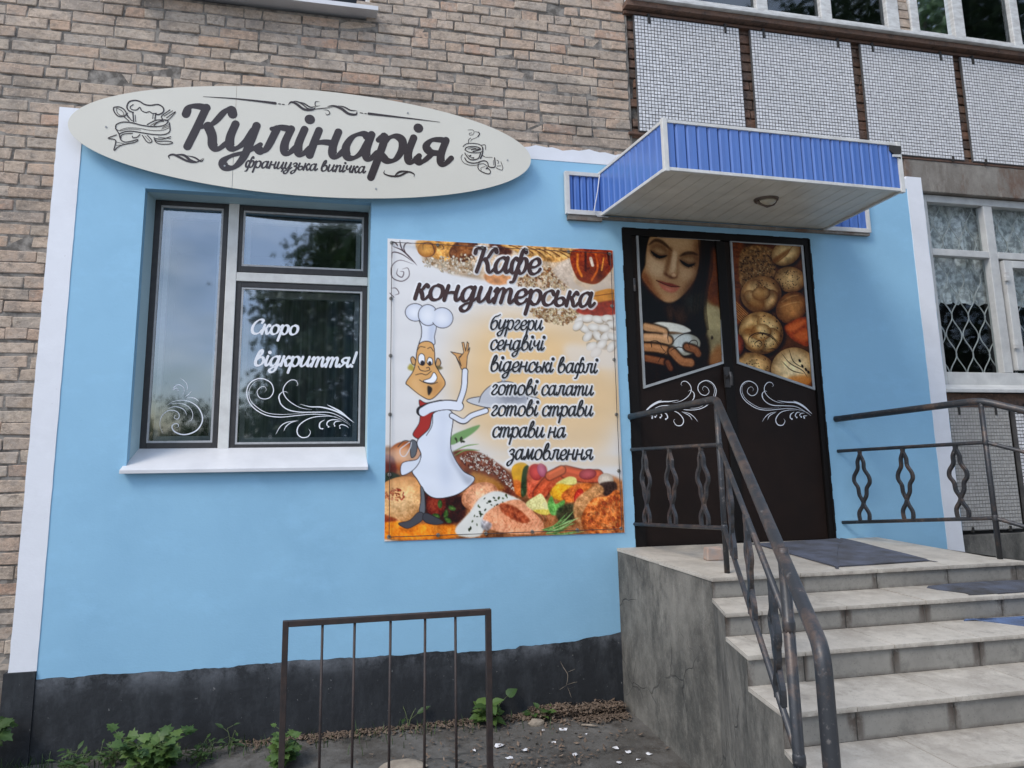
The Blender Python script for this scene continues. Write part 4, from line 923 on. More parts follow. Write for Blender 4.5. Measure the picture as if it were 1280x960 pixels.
c.scatter([(901,1211),(1054,1239),(1061,1152),(924,1163)], 26, 5, [(60, 42, 26), (90, 66, 40)], .6)
c.poly([(1224,1105),(1381,1119),(1402,1045),(1263,1069)], (196, 118, 50), 10, .7)
for pts in ([(924,1335),(942,1385),(1014,1418),(1110,1402),(1175,1340)], [(978,1398),(1042,1412),(1123,1383),(1167,1328)], [(1012,1312),(1035,1337),(1016,1362),(980,1342),(985,1318)], [(1184,1278),(1247,1205),(1342,1156),(1379,1107)], [(1249,1304),(1277,1218),(1357,1169)], [(1185,1216),(1257,1155),(1353,1132)], [(1074,1301),(1130,1305),(1170,1278)]):
    c.line(pts, 7, (40, 26, 18), .9, 2, taper=True)
for p in [(1327,1225),(1345,1187),(1371,1163),(1390,1145)]: c.ball(p, 9, 13, .5, (38, 24, 18), (38, 24, 18), 3)
_, inn = ring(PRW, .0155)
NQ = c.noise(7, 2); c.a = np.clip((c.a - 110) * 1.2 + 100 + (NQ[..., None] - .5) * 26, 0, 255)
c.mesh('poster', print_mat('poster_print_bread', .92, .35, .18), door, .0165, inside([tuple(p) for p in inn]))

# ------------------------------------------------------------------ oval sign
sign = thing('oval_sign', 'beige oval sign board with dark script lettering, fixed above the shop window', 'sign', loc=(-2.087, -.03, 2.53))
INV = Matrix.Translation((2.087, .03, -2.53))
EC, EA, EB, ET = (-2.087, 2.535), 1.4205, .352, .0
def ell(k, n=160, s=1.0):
    t = 2 * math.pi * k / n; return (EC[0] + s * EA * math.cos(t), EC[1] + s * EB * math.sin(t))
SEAM = -2.5715
pts = [ell(k) for k in range(160)]
for side in (0, 1):
    q = [p for p in pts if (p[0] > SEAM + .0012 if side else p[0] < SEAM - .0012)]
    dzz = EB * math.sqrt(1 - ((SEAM - EC[0]) / EA) ** 2); sx_ = SEAM + (.0012 if side else -.0012)
    if side: i0 = next(i for i in range(160) if pts[i] not in q); order = [p for p in pts[i0:] + pts[:i0] if p in q]
    else: order = q
    poly = order + ([(sx_, EC[1] + dzz), (sx_, EC[1] - dzz)] if side else [(sx_, EC[1] - dzz), (sx_, EC[1] + dzz)])
    m = MB(); m.prism(poly, -.0655, -.060); o = m.build('sign_panel', M_SIGN, sign); o.matrix_parent_inverse = INV
m = MB()
for xx in (-3.2, -2.6, -1.5, -.95): m.box(xx - .02, xx + .02, -.059, .0 if xx < -1 else .0, 2.36, 2.72 if xx > -3.1 and xx < -1.2 else 2.65)
build_each(m, 'sign_batten', M_ALU, sign, INV)
ink = Ink(-.0662)
(p,), (q,) = [(-2869,2442)], [(-1220,2452)]; write(ink, 'Кулінарія', p, q, 172, .31, .115)
o = ink.build('lettering', M_SIGNINK, sign); o.matrix_parent_inverse = INV; ink = Ink(-.0662)
(p,), (q,) = [(-2504,2342)], [(-1770,2358)]; write(ink, 'французька випічка', p, q, 43, .30, .13)
o = ink.build('lettering', M_SIGNINK, sign); o.matrix_parent_inverse = INV
ink = Ink(-.0672)
for pts_, w, md in (([(-2766,2776),(-2604,2781),(-2452,2779),(-2336,2775)], 17, 'in'), ([(-2317,2773),(-2304,2773)], 6, 'r'), ([(-2293,2772),(-2282,2772)], 6, 'r'), ([(-1753,2761),(-1609,2757),(-1443,2752),(-1287,2746)], 17, 'out'), ([(-1809,2762),(-1790,2760)], 5, 'r'), ([(-1779,2760),(-1768,2760)], 5, 'r'),
    ([(-2259,2771),(-2240,2792),(-2208,2783),(-2161,2752),(-2108,2753),(-2089,2774)], 16, 'taper'), ([(-2253,2782),(-2215,2800),(-2175,2787),(-2135,2759),(-2089,2764)], 8, 'taper'), ([(-2204,2798),(-2162,2791),(-2122,2770),(-2089,2778)], 9, 'taper'), ([(-2059,2787),(-2089,2781),(-2090,2809),(-2064,2812)], 6, 'taper'),
    ([(-1828,2770),(-1835,2748),(-1882,2749),(-1929,2779),(-1977,2792),(-2016,2785)], 18, 'taper'), ([(-1828,2774),(-1869,2773),(-1910,2791),(-1950,2797)], 10, 'taper'), ([(-2042,2759),(-2013,2759),(-1999,2739),(-2018,2727),(-2026,2741)], 6, 'taper'), ([(-2121,2752),(-2056,2767),(-1976,2783)], 6, 'taper'),
    ):
    ink.mm(pts_, w, md, 6)
o = ink.build('flourish', M_SIGNINK, sign); o.matrix_parent_inverse = INV; ink = Ink(-.0672)
for pts_, w, md in (([(-2936,2358),(-2942,2378),(-2917,2389),(-2880,2374),(-2830,2353),(-2782,2352),(-2744,2380)], 14, 'taper'), ([(-2905,2390),(-2856,2389),(-2818,2361),(-2775,2352)], 16, 'taper'), ([(-2844,2389),(-2795,2380),(-2758,2359),(-2740,2377)], 10, 'taper'), ):
    ink.mm(pts_, w, md, 6)
o = ink.build('flourish', M_SIGNINK, sign); o.matrix_parent_inverse = INV; ink = Ink(-.0672)
for pts_, w, md in (([(-1647,2387),(-1649,2364),(-1606,2351),(-1551,2357),(-1496,2387),(-1458,2376),(-1458,2356)], 13, 'taper'), ([(-1585,2352),(-1551,2383),(-1496,2393)], 14, 'taper')):
    ink.mm(pts_, w, md, 6)
o = ink.build('flourish', M_SIGNINK, sign); o.matrix_parent_inverse = INV; ink = Ink(-.0672)
# chef's hat, spoon, fork and ribbon emblem
for pts_, w, cl in (([(-3157,2635),(-3181,2644),(-3194,2666),(-3185,2699),(-3157,2712),(-3129,2710),(-3095,2692),(-3062,2690),(-3020,2699),(-2991,2681),(-2989,2654),(-3012,2636),(-3031,2635)], 8.5, 0), ([(-3160,2685),(-3176,2668),(-3165,2653),(-3140,2653),(-3122,2671),(-3112,2653),(-3088,2642),(-3067,2649),(-3050,2640),(-3027,2642)], 6, 0), ([(-3160,2638),(-3155,2606),(-3151,2577)], 7, 0), ([(-3145,2620),(-3140,2578)], 4, 0), ([(-3045,2635),(-3046,2606)], 4, 0), ([(-3031,2637),(-3033,2602)], 7, 0),
    ([(-3251,2661),(-3267,2654),(-3261,2628),(-3238,2604),(-3206,2607),(-3194,2624),(-3209,2649),(-3233,2662)], 7, 1), ([(-3251,2650),(-3244,2624),(-3225,2610),(-3207,2617),(-3218,2637),(-3237,2649)], 3.5, 1), ([(-3196,2624),(-3163,2584)], 6, 0), ([(-3204,2602),(-3177,2578)], 6, 0), ([(-3187,2630),(-3188,2608),(-3158,2582)], 4, 0),
    ([(-3074,2566),(-3029,2597),(-2991,2606),(-2997,2626),(-2952,2671)], 6, 0), ([(-2983,2628),(-2936,2667)], 4.5, 0), ([(-2968,2618),(-2919,2663),(-2949,2615),(-2972,2599)], 5.5, 0), ([(-3055,2562),(-3019,2587),(-2981,2596)], 4, 0),
    ([(-3247,2524),(-3244,2550),(-3209,2569),(-3158,2569),(-3101,2558),(-3036,2556),(-2980,2569),(-2958,2598),(-2982,2604),(-3014,2587),(-3036,2564)], 7, 0), ([(-3247,2524),(-3228,2515),(-3201,2528),(-3174,2536),(-3118,2538),(-3053,2531),(-2987,2537),(-2951,2556)], 3.5, 0), ([(-3223,2510),(-3173,2528),(-3109,2528)], 3, 0), ([(-3222,2495),(-3191,2511),(-3154,2516),(-3098,2511),(-3033,2506),(-2976,2511),(-2945,2535),(-2950,2588)], 7, 0), ([(-2988,2553),(-2952,2577)], 3, 0), ([(-2993,2544),(-2949,2567)], 3, 0),
    ([(-3247,2524),(-3227,2494),(-3215,2459),(-3191,2445),(-3155,2453),(-3123,2466),(-3123,2456),(-3145,2444),(-3195,2429),(-3226,2411),(-3247,2388),(-3242,2451),(-3284,2460),(-3240,2485)], 6.5, 0), ([(-3215,2464),(-3212,2485),(-3190,2497),(-3153,2503)], 6, 0), ([(-3152,2485),(-3147,2475),(-3124,2482),(-3111,2499)], 6, 0), ([(-3237,2441),(-3195,2434)], 3, 0), ([(-3238,2420),(-3213,2425)], 3, 0),
    ([(-3097,2495),(-3072,2460),(-3053,2452),(-3042,2466),(-3069,2498)], 6, 0), ([(-3083,2494),(-3053,2462)], 3, 0), ([(-3031,2488),(-3020,2460),(-2992,2449),(-2945,2453),(-2924,2463),(-2951,2471),(-3011,2466),(-3026,2480),(-2984,2481),(-2938,2501)], 6, 0), ([(-3008,2492),(-2937,2488)], 4, 0)):
    ink.mm(pts_, w * .95, 'r', 5, bool(cl))
o = ink.build('emblem', M_SIGNINK, sign); o.matrix_parent_inverse = INV; ink = Ink(-.0672)
# steaming cup and croissant emblem
for pts_, w, cl in (([(-1098,2709),(-1069,2712),(-1057,2701),(-1065,2680),(-1087,2674),(-1089,2686),(-1073,2691)], 3, 0), ([(-1049,2702),(-1027,2697),(-1021,2684),(-1041,2661),(-1073,2644),(-1081,2631)], 3, 0), ([(-1027,2699),(-1020,2688),(-1031,2668)], 7, 0), ([(-1081,2654),(-1095,2640),(-1095,2618)], 4, 0),
    ([(-1133,2590),(-1109,2611),(-1065,2618),(-1022,2614),(-1000,2595),(-998,2575),(-1014,2560),(-1050,2553),(-1094,2555),(-1121,2569)], 5, 0), ([(-1119,2573),(-1109,2586),(-1078,2595),(-1042,2596),(-1014,2586)], 6, 0), ([(-1101,2575),(-1078,2585),(-1046,2585)], 4, 0), ([(-1066,2561),(-1038,2570),(-1014,2580)], 7, 0), ([(-1078,2573),(-1050,2579),(-1022,2581)], 6, 0), ([(-1006,2611),(-982,2613),(-980,2581)], 4, 0), ([(-1000,2595),(-1001,2555),(-1015,2517)], 8, 0),
    ([(-1121,2545),(-1102,2518),(-1082,2503),(-1051,2506),(-1027,2520),(-1015,2553)], 7, 0), ([(-1102,2538),(-1090,2523),(-1066,2515)], 3, 0), ([(-1137,2535),(-1147,2510),(-1130,2479),(-1094,2466),(-1051,2466),(-1027,2475)], 3.5, 0), ([(-1122,2512),(-1106,2489),(-1071,2480),(-1023,2488)], 7, 0), ([(-1007,2542),(-987,2531)], 4, 0), ([(-1088,2529),(-1082,2532)], 9, 0), ([(-1072,2516),(-1062,2517)], 8, 0),
    ([(-1027,2492),(-991,2503),(-968,2492),(-960,2465),(-928,2461),(-916,2476),(-919,2529)], 7, 0), ([(-1031,2475),(-1032,2447),(-1012,2428),(-977,2415),(-953,2417),(-950,2437),(-968,2452),(-980,2447),(-968,2460)], 6, 0), ([(-1027,2475),(-996,2482),(-972,2468)], 4, 0), ([(-1012,2436),(-1012,2452),(-984,2463)], 3, 0), ([(-983,2528),(-935,2531)], 3, 0), ([(-927,2512),(-928,2479)], 3, 0), ([(-903,2514),(-892,2506),(-896,2490)], 4, 0), ([(-876,2504),(-864,2468),(-868,2449),(-888,2450),(-908,2460)], 4, 0), ([(-904,2473),(-876,2477)], 3, 0)):
    ink.mm(pts_, w * 1.05, 'r', 5, bool(cl))
o = ink.build('emblem', M_SIGNINK, sign); o.matrix_parent_inverse = INV
m = MB()
for xx, zz in ((-3.30, 2.53), (-.83, 2.52), (-2.62, 2.34), (-1.5, 2.79), (-1.7, 2.26)): m.tube([(xx, -.0655, zz), (xx, -.069, zz)], .006, 8)
build_each(m, 'sign_screw', M_ALU, sign, INV)

# ------------------------------------------------------------------ banner
ban = thing('cafe_banner', 'printed vinyl cafe menu banner with chef and food pictures on the blue wall', 'banner', loc=(-.84, 0, .1))
BINV = Matrix.Translation((.84, 0, -.1))
BX0, BX1, BZ0, BZ1 = -1618, -72, 92, 1958
c = Canvas(BX0, BX1, BZ0, BZ1, 1.9, (226, 224, 222))
N1 = c.noise(260, 4); N2 = c.noise(30, 4); N3 = c.noise(80, 5); N4 = c.noise(12, 2)
c.poly([(-1070,1457),(-638,1509),(-193,1442),(-119,1175),(-136,782),(-1050,784),(-1202,1083)], (232, 200, 154), 110, .95)
c.poly([(-1073,1084),(-108,1096),(-153,705),(-257,552),(-871,610),(-1076,759),(-1126,958)], (230, 196, 148), 80, .8)
c.poly([(-911,1396),(-505,1354),(-377,1041),(-787,909),(-1021,1098)], (236, 196, 138), 70, .6)
# top food collage
c.sk = .5
top = [(-1434,1947),(-1172,1962),(-766,1962),(-62,1957),(-77,1527),(-232,1536),(-429,1543),(-581,1591),(-771,1691),(-987,1709),(-1199,1740),(-1382,1811)]
c.poly(top, (206, 180, 150), 14, .95, tex=N3, amt=.3, smooth=False)
c.poly([(-1428,1949),(-1304,1958),(-1145,1961),(-1172,1901),(-1225,1832),(-1317,1840),(-1415,1875)], (214, 158, 88), 8, 1, tex=N2, amt=.4)
c.ball(([(-1363,1898)])[0], 62, 52, .2, (226, 166, 84), (140, 84, 36), 3)
c.ball(([(-1119,1903)])[0], 105, 72, .5, (150, 96, 52), (70, 40, 22), 8, tex=N2)
c.poly([(-944,1960),(-821,1959),(-795,1893),(-904,1887)], (92, 52, 34), 10, 1)
c.poly([(-848,1958),(-359,1949),(-368,1900),(-490,1853),(-657,1872),(-780,1921)], (196, 148, 88), 8, 1, tex=N2, amt=.5)
for k in range(9): c.line([(p[0] + k * 62, p[1] - 4 * k) for p in [(-835,1953),(-780,1937),(-739,1902)]], 13, (228, 184, 116), .8, 4)
for k in range(8): c.line([(p[0] + k * 62, p[1] - 4 * k) for p in [(-810,1954),(-759,1941),(-709,1911)]], 7, (96, 54, 28), .8, 4)
c.scatter([(-1395,1823),(-1066,1879),(-1013,1761),(-1304,1755)], 160, 11, [(214, 196, 168), (180, 146, 108), (240, 228, 208)], .6)
c.poly([(-980,1750),(-852,1755),(-784,1718),(-880,1680),(-961,1697)], (206, 142, 92), 6, 1, tex=N2)
c.scatter([(-743,1746),(-561,1836),(-410,1720),(-440,1664),(-717,1667)], 330, 11, [(210, 170, 120), (232, 204, 160), (170, 118, 74), (120, 76, 44), (240, 220, 188)], .6)
c.scatter([(-672,1535),(-359,1545),(-376,1464),(-502,1433),(-639,1483)], 260, 11, [(220, 188, 140), (236, 214, 172), (186, 140, 92), (150, 104, 62)], .6)
c.poly([(-505,1811),(-361,1886),(-353,1708),(-82,1678),(-91,1802),(-210,1714),(-355,1667),(-493,1757)], (204, 188, 172), 10, .8)
c.poly([(-367,1942),(-63,1950),(-75,1844),(-181,1729),(-268,1717),(-351,1763)], (128, 54, 20), 4, 1, tex=N3, amt=.5)
for pts, w, cc in (([(-332,1916),(-335,1832),(-309,1765)], 16, (226, 138, 50)), ([(-202,1922),(-192,1825),(-238,1740)], 14, (206, 104, 36)), ([(-145,1897),(-163,1812)], 10, (230, 160, 80)), ([(-274,1932),(-279,1807)], 16, (64, 22, 10)), ([(-114,1940),(-103,1857)], 14, (60, 24, 12)), ([(-239,1892),(-227,1844)], 22, (224, 216, 204))): c.line(pts, w, cc, .85, 6)
c.poly([(-242,1644),(-82,1684),(-80,1540),(-187,1578)], (216, 142, 54), 5, 1, tex=N3, amt=.3)
c.line([(-228,1631),(-83,1657)], 6, (120, 66, 24), .8, 3)
c.poly([(-345,1545),(-74,1609),(-78,1513),(-290,1500)], (146, 46, 30), 7, .95, tex=N2, amt=.4)
for p in [(-334,1465),(-277,1480),(-206,1475),(-134,1484),(-107,1444),(-307,1412),(-236,1421),(-165,1416),(-349,1431),(-281,1359),(-210,1361),(-153,1362),(-103,1363),(-256,1293),(-184,1308),(-113,1296),(-229,1253)]:
    c.ball((p[0] + 2, p[1] - 5), 46, 27, RNG.uniform(-.9, .9), (150, 132, 110), (150, 132, 110), 4, alpha=.6); c.ball(p, 44, 25, RNG.uniform(-.9, .9), (238, 234, 226), (196, 186, 172), 2)
c.poly([(-423,1303),(-87,1256),(-91,1149),(-400,1171)], (230, 220, 208), 40, .75)
# bottom food collage
c.poly([(-1637,606),(-1528,616),(-1404,507),(-1379,400),(-1180,443),(-1027,562),(-795,485),(-532,456),(-82,423),(-99,62),(-1637,115)], (158, 104, 66), 20, 1, tex=N3, amt=.4)
c.ball(([(-1491,592)])[0], 110, 90, 0, (222, 136, 70), (160, 70, 30), 16, tex=N3)
c.poly([(-1637,594),(-1564,581),(-1551,474),(-1635,452)], (96, 34, 26), 12, .95, tex=N2, amt=.4)
c.poly([(-1633,475),(-1575,498),(-1508,455),(-1550,403),(-1629,370)], (42, 52, 40), 8, 1, tex=N2, amt=.3)
c.ball(([(-1513,320)])[0], 190, 150, .2, (236, 196, 146), (190, 116, 56), 10, tex=N3)
c.scatter([(-1610,393),(-1514,391),(-1513,332),(-1610,334)], 40, 9, [(196, 84, 56), (220, 140, 100)], .6)
c.poly([(-1635,219),(-1428,189),(-1206,183),(-1194,100),(-1636,115)], (226, 134, 40), 10, 1, tex=N3, amt=.35)
c.poly([(-1633,253),(-1537,216),(-1597,206),(-1635,216)], (140, 60, 30), 6, .9)
c.poly([(-1385,400),(-1155,359),(-1119,227),(-1206,183),(-1354,210)], (66, 30, 22), 14, 1, tex=N3, amt=.4)
c.ball(([(-1305,303)])[0], 60, 80, 0, (150, 62, 40), (84, 26, 18), 10)
for p in [(-1280,303),(-1305,233),(-1243,243),(-1206,277),(-1231,207)]: c.ball(p, 26, 15, RNG.uniform(0, 3), (92, 122, 60), (36, 56, 28), 4)
c.poly([(-1217,601),(-1077,624),(-924,549),(-796,436),(-772,338),(-901,353),(-1054,393),(-1155,467)], (116, 62, 42), 8, 1, tex=N2, amt=.4)
c.scatter([(-1141,600),(-975,586),(-822,437),(-798,363),(-925,463),(-1116,527)], 420, 7, [(244, 236, 224), (220, 200, 180), (150, 70, 50), (90, 34, 26)], .5)
c.poly([(-1079,490),(-926,439),(-875,377),(-1029,392)], (196, 138, 66), 20, .8)
c.ball(([(-1029,344)])[0], 120, 80, .3, (232, 176, 140), (186, 120, 84), 8, tex=N2)
c.poly([(-1204,711),(-1127,747),(-1024,778),(-1076,722),(-1204,656)], (120, 158, 98), 4, 1); c.line([(-1204,613),(-1115,649),(-1032,660)], 8, (130, 160, 96), 1, 2, taper=True); c.line([(-1192,589),(-1116,624),(-1026,621)], 8, (116, 150, 84), 1, 2, taper=True)
c.scatter([(-1185,698),(-1128,698),(-1128,661),(-1179,662)], 6, 10, [(56, 60, 40)], .5)
c.poly([(-1093,250),(-1029,332),(-927,372),(-824,340),(-747,289),(-903,269),(-980,199),(-1032,106),(-1157,110),(-1182,158)], (234, 232, 222), 6, 1, tex=N3, amt=.06)
c.scatter([(-1081,226),(-1004,332),(-875,353),(-799,303),(-980,247),(-1057,154),(-1145,122)], 30, 9, [(58, 74, 44), (88, 104, 62)], .6)
c.poly([(-1005,224),(-902,293),(-773,314),(-670,226),(-619,164),(-647,111),(-828,111),(-981,152)], (232, 164, 126), 4, 1, tex=N3, amt=.15)
for k in range(10): c.line([(p[0] + k * 34, p[1] + k * 4) for p in [(-878,196),(-859,166),(-879,131)]], 5, (204, 118, 82), .7, 2)
c.poly([(-902,293),(-851,292),(-774,254),(-710,191),(-750,174),(-827,201),(-890,245)], (166, 84, 52), 7, 1, tex=N2, amt=.3)
c.poly([(-1018,200),(-955,175),(-981,134),(-1019,153)], (170, 168, 172), 8, .9, tex=N2, amt=.3)
c.poly([(-821,510),(-768,544),(-716,521),(-731,411),(-772,363),(-809,424)], (232, 172, 44), 5, 1, tex=N3, amt=.25)
c.poly([(-809,437),(-744,411),(-746,338),(-798,351)], (214, 116, 50), 8, 1)
c.poly([(-749,497),(-709,521),(-712,410),(-740,338),(-765,350)], (52, 70, 40), 4, 1)
c.poly([(-709,515),(-597,519),(-600,408),(-667,336),(-720,337)], (206, 96, 66), 8, 1, tex=N2, amt=.35)
c.ball(([(-664,483)])[0], 42, 52, .3, (226, 84, 76), (140, 40, 40), 4); c.ball(([(-624,495)])[0], 30, 44, .3, (206, 120, 140), (150, 60, 80), 6)
for pts, w, cc in (([(-641,348),(-573,420),(-504,468)], 84, (186, 84, 50)), ([(-464,480),(-343,453),(-247,451)], 76, (196, 88, 56)), ([(-572,457),(-490,493)], 50, (206, 104, 66))):
    c.line(pts, w + 12, tuple(v * .5 for v in cc), .9, 8); c.line(pts, w, cc, 1, 10); c.line([(a, b + 14) for a, b in pts], w * .3, tuple(min(255, v * 1.25) for v in cc), .6, 10)
c.ball(([(-315,465)])[0], 60, 34, .1, (196, 92, 96), (120, 40, 40), 6); c.ball(([(-193,425)])[0], 54, 44, 0, (226, 214, 196), (170, 150, 130), 8); c.poly([(-236,401),(-125,411),(-128,336),(-198,325)], (62, 42, 36), 8, .95)
c.poly([(-533,407),(-451,449),(-398,442),(-399,404),(-480,400)], (224, 214, 130), 4, 1)
c.poly([(-572,358),(-520,407),(-453,399),(-399,386),(-428,343),(-496,307),(-549,321)], (232, 172, 46), 6, 1, tex=N3, amt=.25)
c.poly([(-495,344),(-385,404),(-290,396),(-389,305),(-470,294)], (216, 120, 56), 7, 1, tex=N2, amt=.3); c.ball(([(-381,329)])[0], 30, 50, -.4, (220, 74, 50), (140, 30, 24), 4)
c.poly([(-734,289),(-667,336),(-628,347),(-590,285),(-571,248),(-591,224),(-670,239)], (232, 222, 158), 4, 1, tex=N3, amt=.12); c.poly([(-683,251),(-571,248),(-592,218),(-644,226)], (220, 196, 92), 4, .9)
c.poly([(-590,285),(-562,334),(-537,284),(-476,307),(-498,234),(-565,217)], (112, 168, 88), 4, 1, tex=N2, amt=.25); c.poly([(-538,235),(-470,282),(-404,268),(-420,183),(-501,161)], (60, 62, 38), 10, .9)
c.poly([(-419,219),(-402,305),(-319,365),(-236,395),(-210,350),(-294,303),(-365,206),(-381,151)], (188, 138, 92), 6, 1, tex=N2, amt=.25)
c.poly([(-366,193),(-294,303),(-184,325),(-127,361),(-93,323),(-102,124),(-194,90),(-329,107)], (204, 116, 60), 5, 1, tex=N2, amt=.5)
c.scatter([(-338,205),(-267,289),(-109,311),(-117,124),(-301,118)], 60, 16, [(224, 150, 92), (170, 70, 34), (196, 96, 46)], .6, .6)
for k in range(16):
    a_ = [(-633,129),(-608,104)][k % 2]; b_ = (a_[0] + RNG.uniform(120, 260), a_[1] + RNG.uniform(-20, 150)); c.line([a_, ((a_[0] + b_[0]) / 2, (a_[1] + b_[1]) / 2 + RNG.uniform(-20, 24)), b_], 8, [(120, 160, 96), (160, 190, 130), (84, 122, 66)][k % 3], 1, 2, taper=True)
c.poly([(-1637,618),(-1516,640),(-1267,626),(-1267,565),(-1429,555),(-1600,558)], (226, 222, 218), 30, .45)
c.poly([(-898,585),(-89,576),(-92,512),(-529,531),(-872,554)], (232, 214, 188), 26, .7)
c.sk = 1.0
fm = np.clip((470 - (c.z1 - c.yy * c.r)) / 90, 0, 1) + np.clip(((c.z1 - c.yy * c.r) - 1700) / 130, 0, 1) * np.clip((c.xx * c.r - 180) / 160, 0, 1)
N5 = c.noise(9, 2); fm = (fm * (c.a.mean(2) < 205))[..., None]
c.a = c.a * (1 - fm) + np.clip((c.a - 128) * 1.22 + 124 + (N5[..., None] - .5) * 70 + (N2[..., None] - .5) * 50, 0, 255) * fm
# serving dish
c.poly([(-1107,927),(-1048,952),(-865,960),(-666,955),(-629,923),(-734,903),(-919,884),(-1023,896)], (206, 208, 212), 2); c.line([(-1107,927),(-1048,952),(-865,960),(-666,955),(-629,923),(-734,903),(-919,884),(-1023,896)], 5, (60, 60, 66), 1, 1, closed=True)
c.poly([(-1029,919),(-1009,971),(-956,1022),(-877,1051),(-797,1044),(-732,999),(-700,929),(-866,909)], (196, 198, 204), 2); c.poly([(-891,1010),(-758,999),(-706,929),(-866,919)], (134, 136, 146), 26, .8); c.line([(-1029,919),(-1009,971),(-956,1022),(-877,1051),(-797,1044),(-732,999),(-700,929)], 5, (60, 60, 66), 1, 1)
c.ball(([(-867,1061)])[0], 13, 15, 0, (170, 170, 176), (90, 90, 96), 2)
# chef (generic cartoon)
OUT = (34, 30, 34)
def shp(pts, col, w=5, smooth=True): c.poly(pts, col, 0, 1, smooth); c.line(pts, w, OUT, 1, 1, smooth=smooth, closed=True)
shp([(-1409,1443),(-1397,1388),(-1397,1332),(-1409,1269),(-1317,1279),(-1313,1334),(-1301,1406),(-1333,1438)], (226, 230, 238)); c.poly([(-1345,1413),(-1303,1406),(-1317,1334),(-1320,1286),(-1349,1294)], (196, 204, 222), 10, .8)
for cc, rx, rz in (([(-1437,1484)], 62, 68), ([(-1356,1469)], 60, 82), ([(-1264,1454)], 68, 80)):
    c.ball(cc[0], rx + 4, rz * .8 + 4, 0, OUT, OUT, 2); c.ball(cc[0], rx, rz * .8, 0, (236, 238, 243), (198, 204, 220), 2)
c.ball(([(-1356,1469)])[0], 48, 58, 0, (236, 238, 243), (214, 220, 230), 2)
shp([(-1464,1189),(-1448,1201),(-1432,1174),(-1440,1150),(-1456,1158)], (206, 158, 104)); shp([(-1297,1192),(-1281,1188),(-1273,1161),(-1289,1137),(-1305,1152)], (206, 158, 104))
c.poly([(-1483,1126),(-1464,1158),(-1440,1131),(-1444,1111)], (176, 160, 70), 3); c.poly([(-1301,1145),(-1277,1145),(-1261,1131),(-1293,1121)], (110, 96, 60), 3)
shp([(-1409,1284),(-1365,1301),(-1325,1286),(-1313,1239),(-1309,1160),(-1285,1113),(-1246,1047),(-1262,1004),(-1333,938),(-1396,957),(-1475,1018),(-1492,1041),(-1448,1111),(-1432,1174),(-1425,1237)], (222, 168, 104))
c.poly([(-1467,1041),(-1428,1072),(-1396,1018),(-1373,957),(-1435,987)], (236, 190, 132), 18, .7); c.poly([(-1317,1035),(-1262,1043),(-1286,996),(-1325,957)], (198, 138, 78), 14, .7)
c.line([(-1421,1245),(-1405,1265),(-1373,1262)], 4, OUT, 1, 1); c.line([(-1357,1254),(-1337,1262),(-1321,1239)], 4, OUT, 1, 1)
shp([(-1397,1222),(-1377,1206),(-1377,1155),(-1401,1151),(-1416,1174),(-1414,1206)], (246, 246, 248), 4); shp([(-1345,1199),(-1327,1187),(-1327,1156),(-1349,1152),(-1361,1167),(-1357,1187)], (246, 246, 248), 4)
c.ball(([(-1391,1163)])[0], 13, 17, 0, (40, 34, 40), (40, 34, 40), 2); c.ball(([(-1344,1161)])[0], 11, 15, 0, (40, 34, 40), (40, 34, 40), 2)
c.line([(-1416,1143),(-1404,1120),(-1373,1112),(-1345,1120),(-1349,1136),(-1365,1132)], 4.5, OUT, 1, 1); c.line([(-1432,1088),(-1396,1096),(-1365,1089),(-1333,1113)], 4, OUT, 1, 1)
shp([(-1385,1051),(-1341,1070),(-1317,1105),(-1297,1074),(-1313,1043),(-1349,1038)], (248, 248, 250), 4); c.line([(-1408,1057),(-1381,1042),(-1333,1031),(-1294,1043)], 4, OUT, 1, 1)
c.poly([(-1357,1019),(-1329,1007),(-1333,980),(-1353,963)], (40, 34, 32), 2)
shp([(-1177,1210),(-1148,1202),(-1124,1235),(-1136,1298),(-1123,1299),(-1112,1243),(-1101,1303),(-1091,1291),(-1098,1243),(-1085,1267),(-1088,1243),(-1101,1211),(-1109,1124),(-1141,1127)], (214, 160, 100), 4, False)
shp([(-1209,1237),(-1132,1223),(-1157,1202),(-1141,1147),(-1177,1210)], (214, 160, 100), 4, False)
shp([(-1409,932),(-1365,915),(-1266,932),(-1248,897),(-1324,819),(-1338,758),(-1391,694),(-1448,720),(-1409,793),(-1404,871)], (168, 46, 40), 4)
shp([(-1324,845),(-1266,871),(-1212,867),(-1195,819),(-1213,671),(-1196,593),(-1134,498),(-1062,454),(-1098,403),(-1179,354),(-1294,336),(-1364,367),(-1421,452),(-1451,503),(-1408,562),(-1398,604),(-1421,681),(-1347,758)], (228, 233, 242))
c.poly([(-1213,654),(-1187,567),(-1125,481),(-1067,452),(-1107,412),(-1169,498),(-1214,568)], (160, 166, 180), 12, .7); c.poly([(-1275,854),(-1239,854),(-1249,671),(-1214,499),(-1241,381),(-1276,500)], (204, 212, 228), 30, .8)
c.line([(-1324,845),(-1329,775),(-1364,715)], 4, OUT, 1, 1)
shp([(-1512,550),(-1425,570),(-1398,604),(-1408,553),(-1451,503),(-1516,479)], (222, 228, 238), 4)
shp([(-1461,681),(-1430,681),(-1421,638),(-1434,592),(-1460,588)], (96, 100, 106), 4); c.line([(-1461,681),(-1496,656),(-1526,631),(-1521,597),(-1495,592),(-1465,639),(-1456,673)], 5, (220, 222, 226), 1, 1); c.line([(-1461,681),(-1505,682),(-1539,648)], 6, (70, 60, 56), 1, 1)
c.line([(-1396,864),(-1333,887),(-1238,903),(-1158,896)], 64, OUT, 1, 2); c.line([(-1167,888),(-1126,1005),(-1117,1116)], 42, OUT, 1, 2)
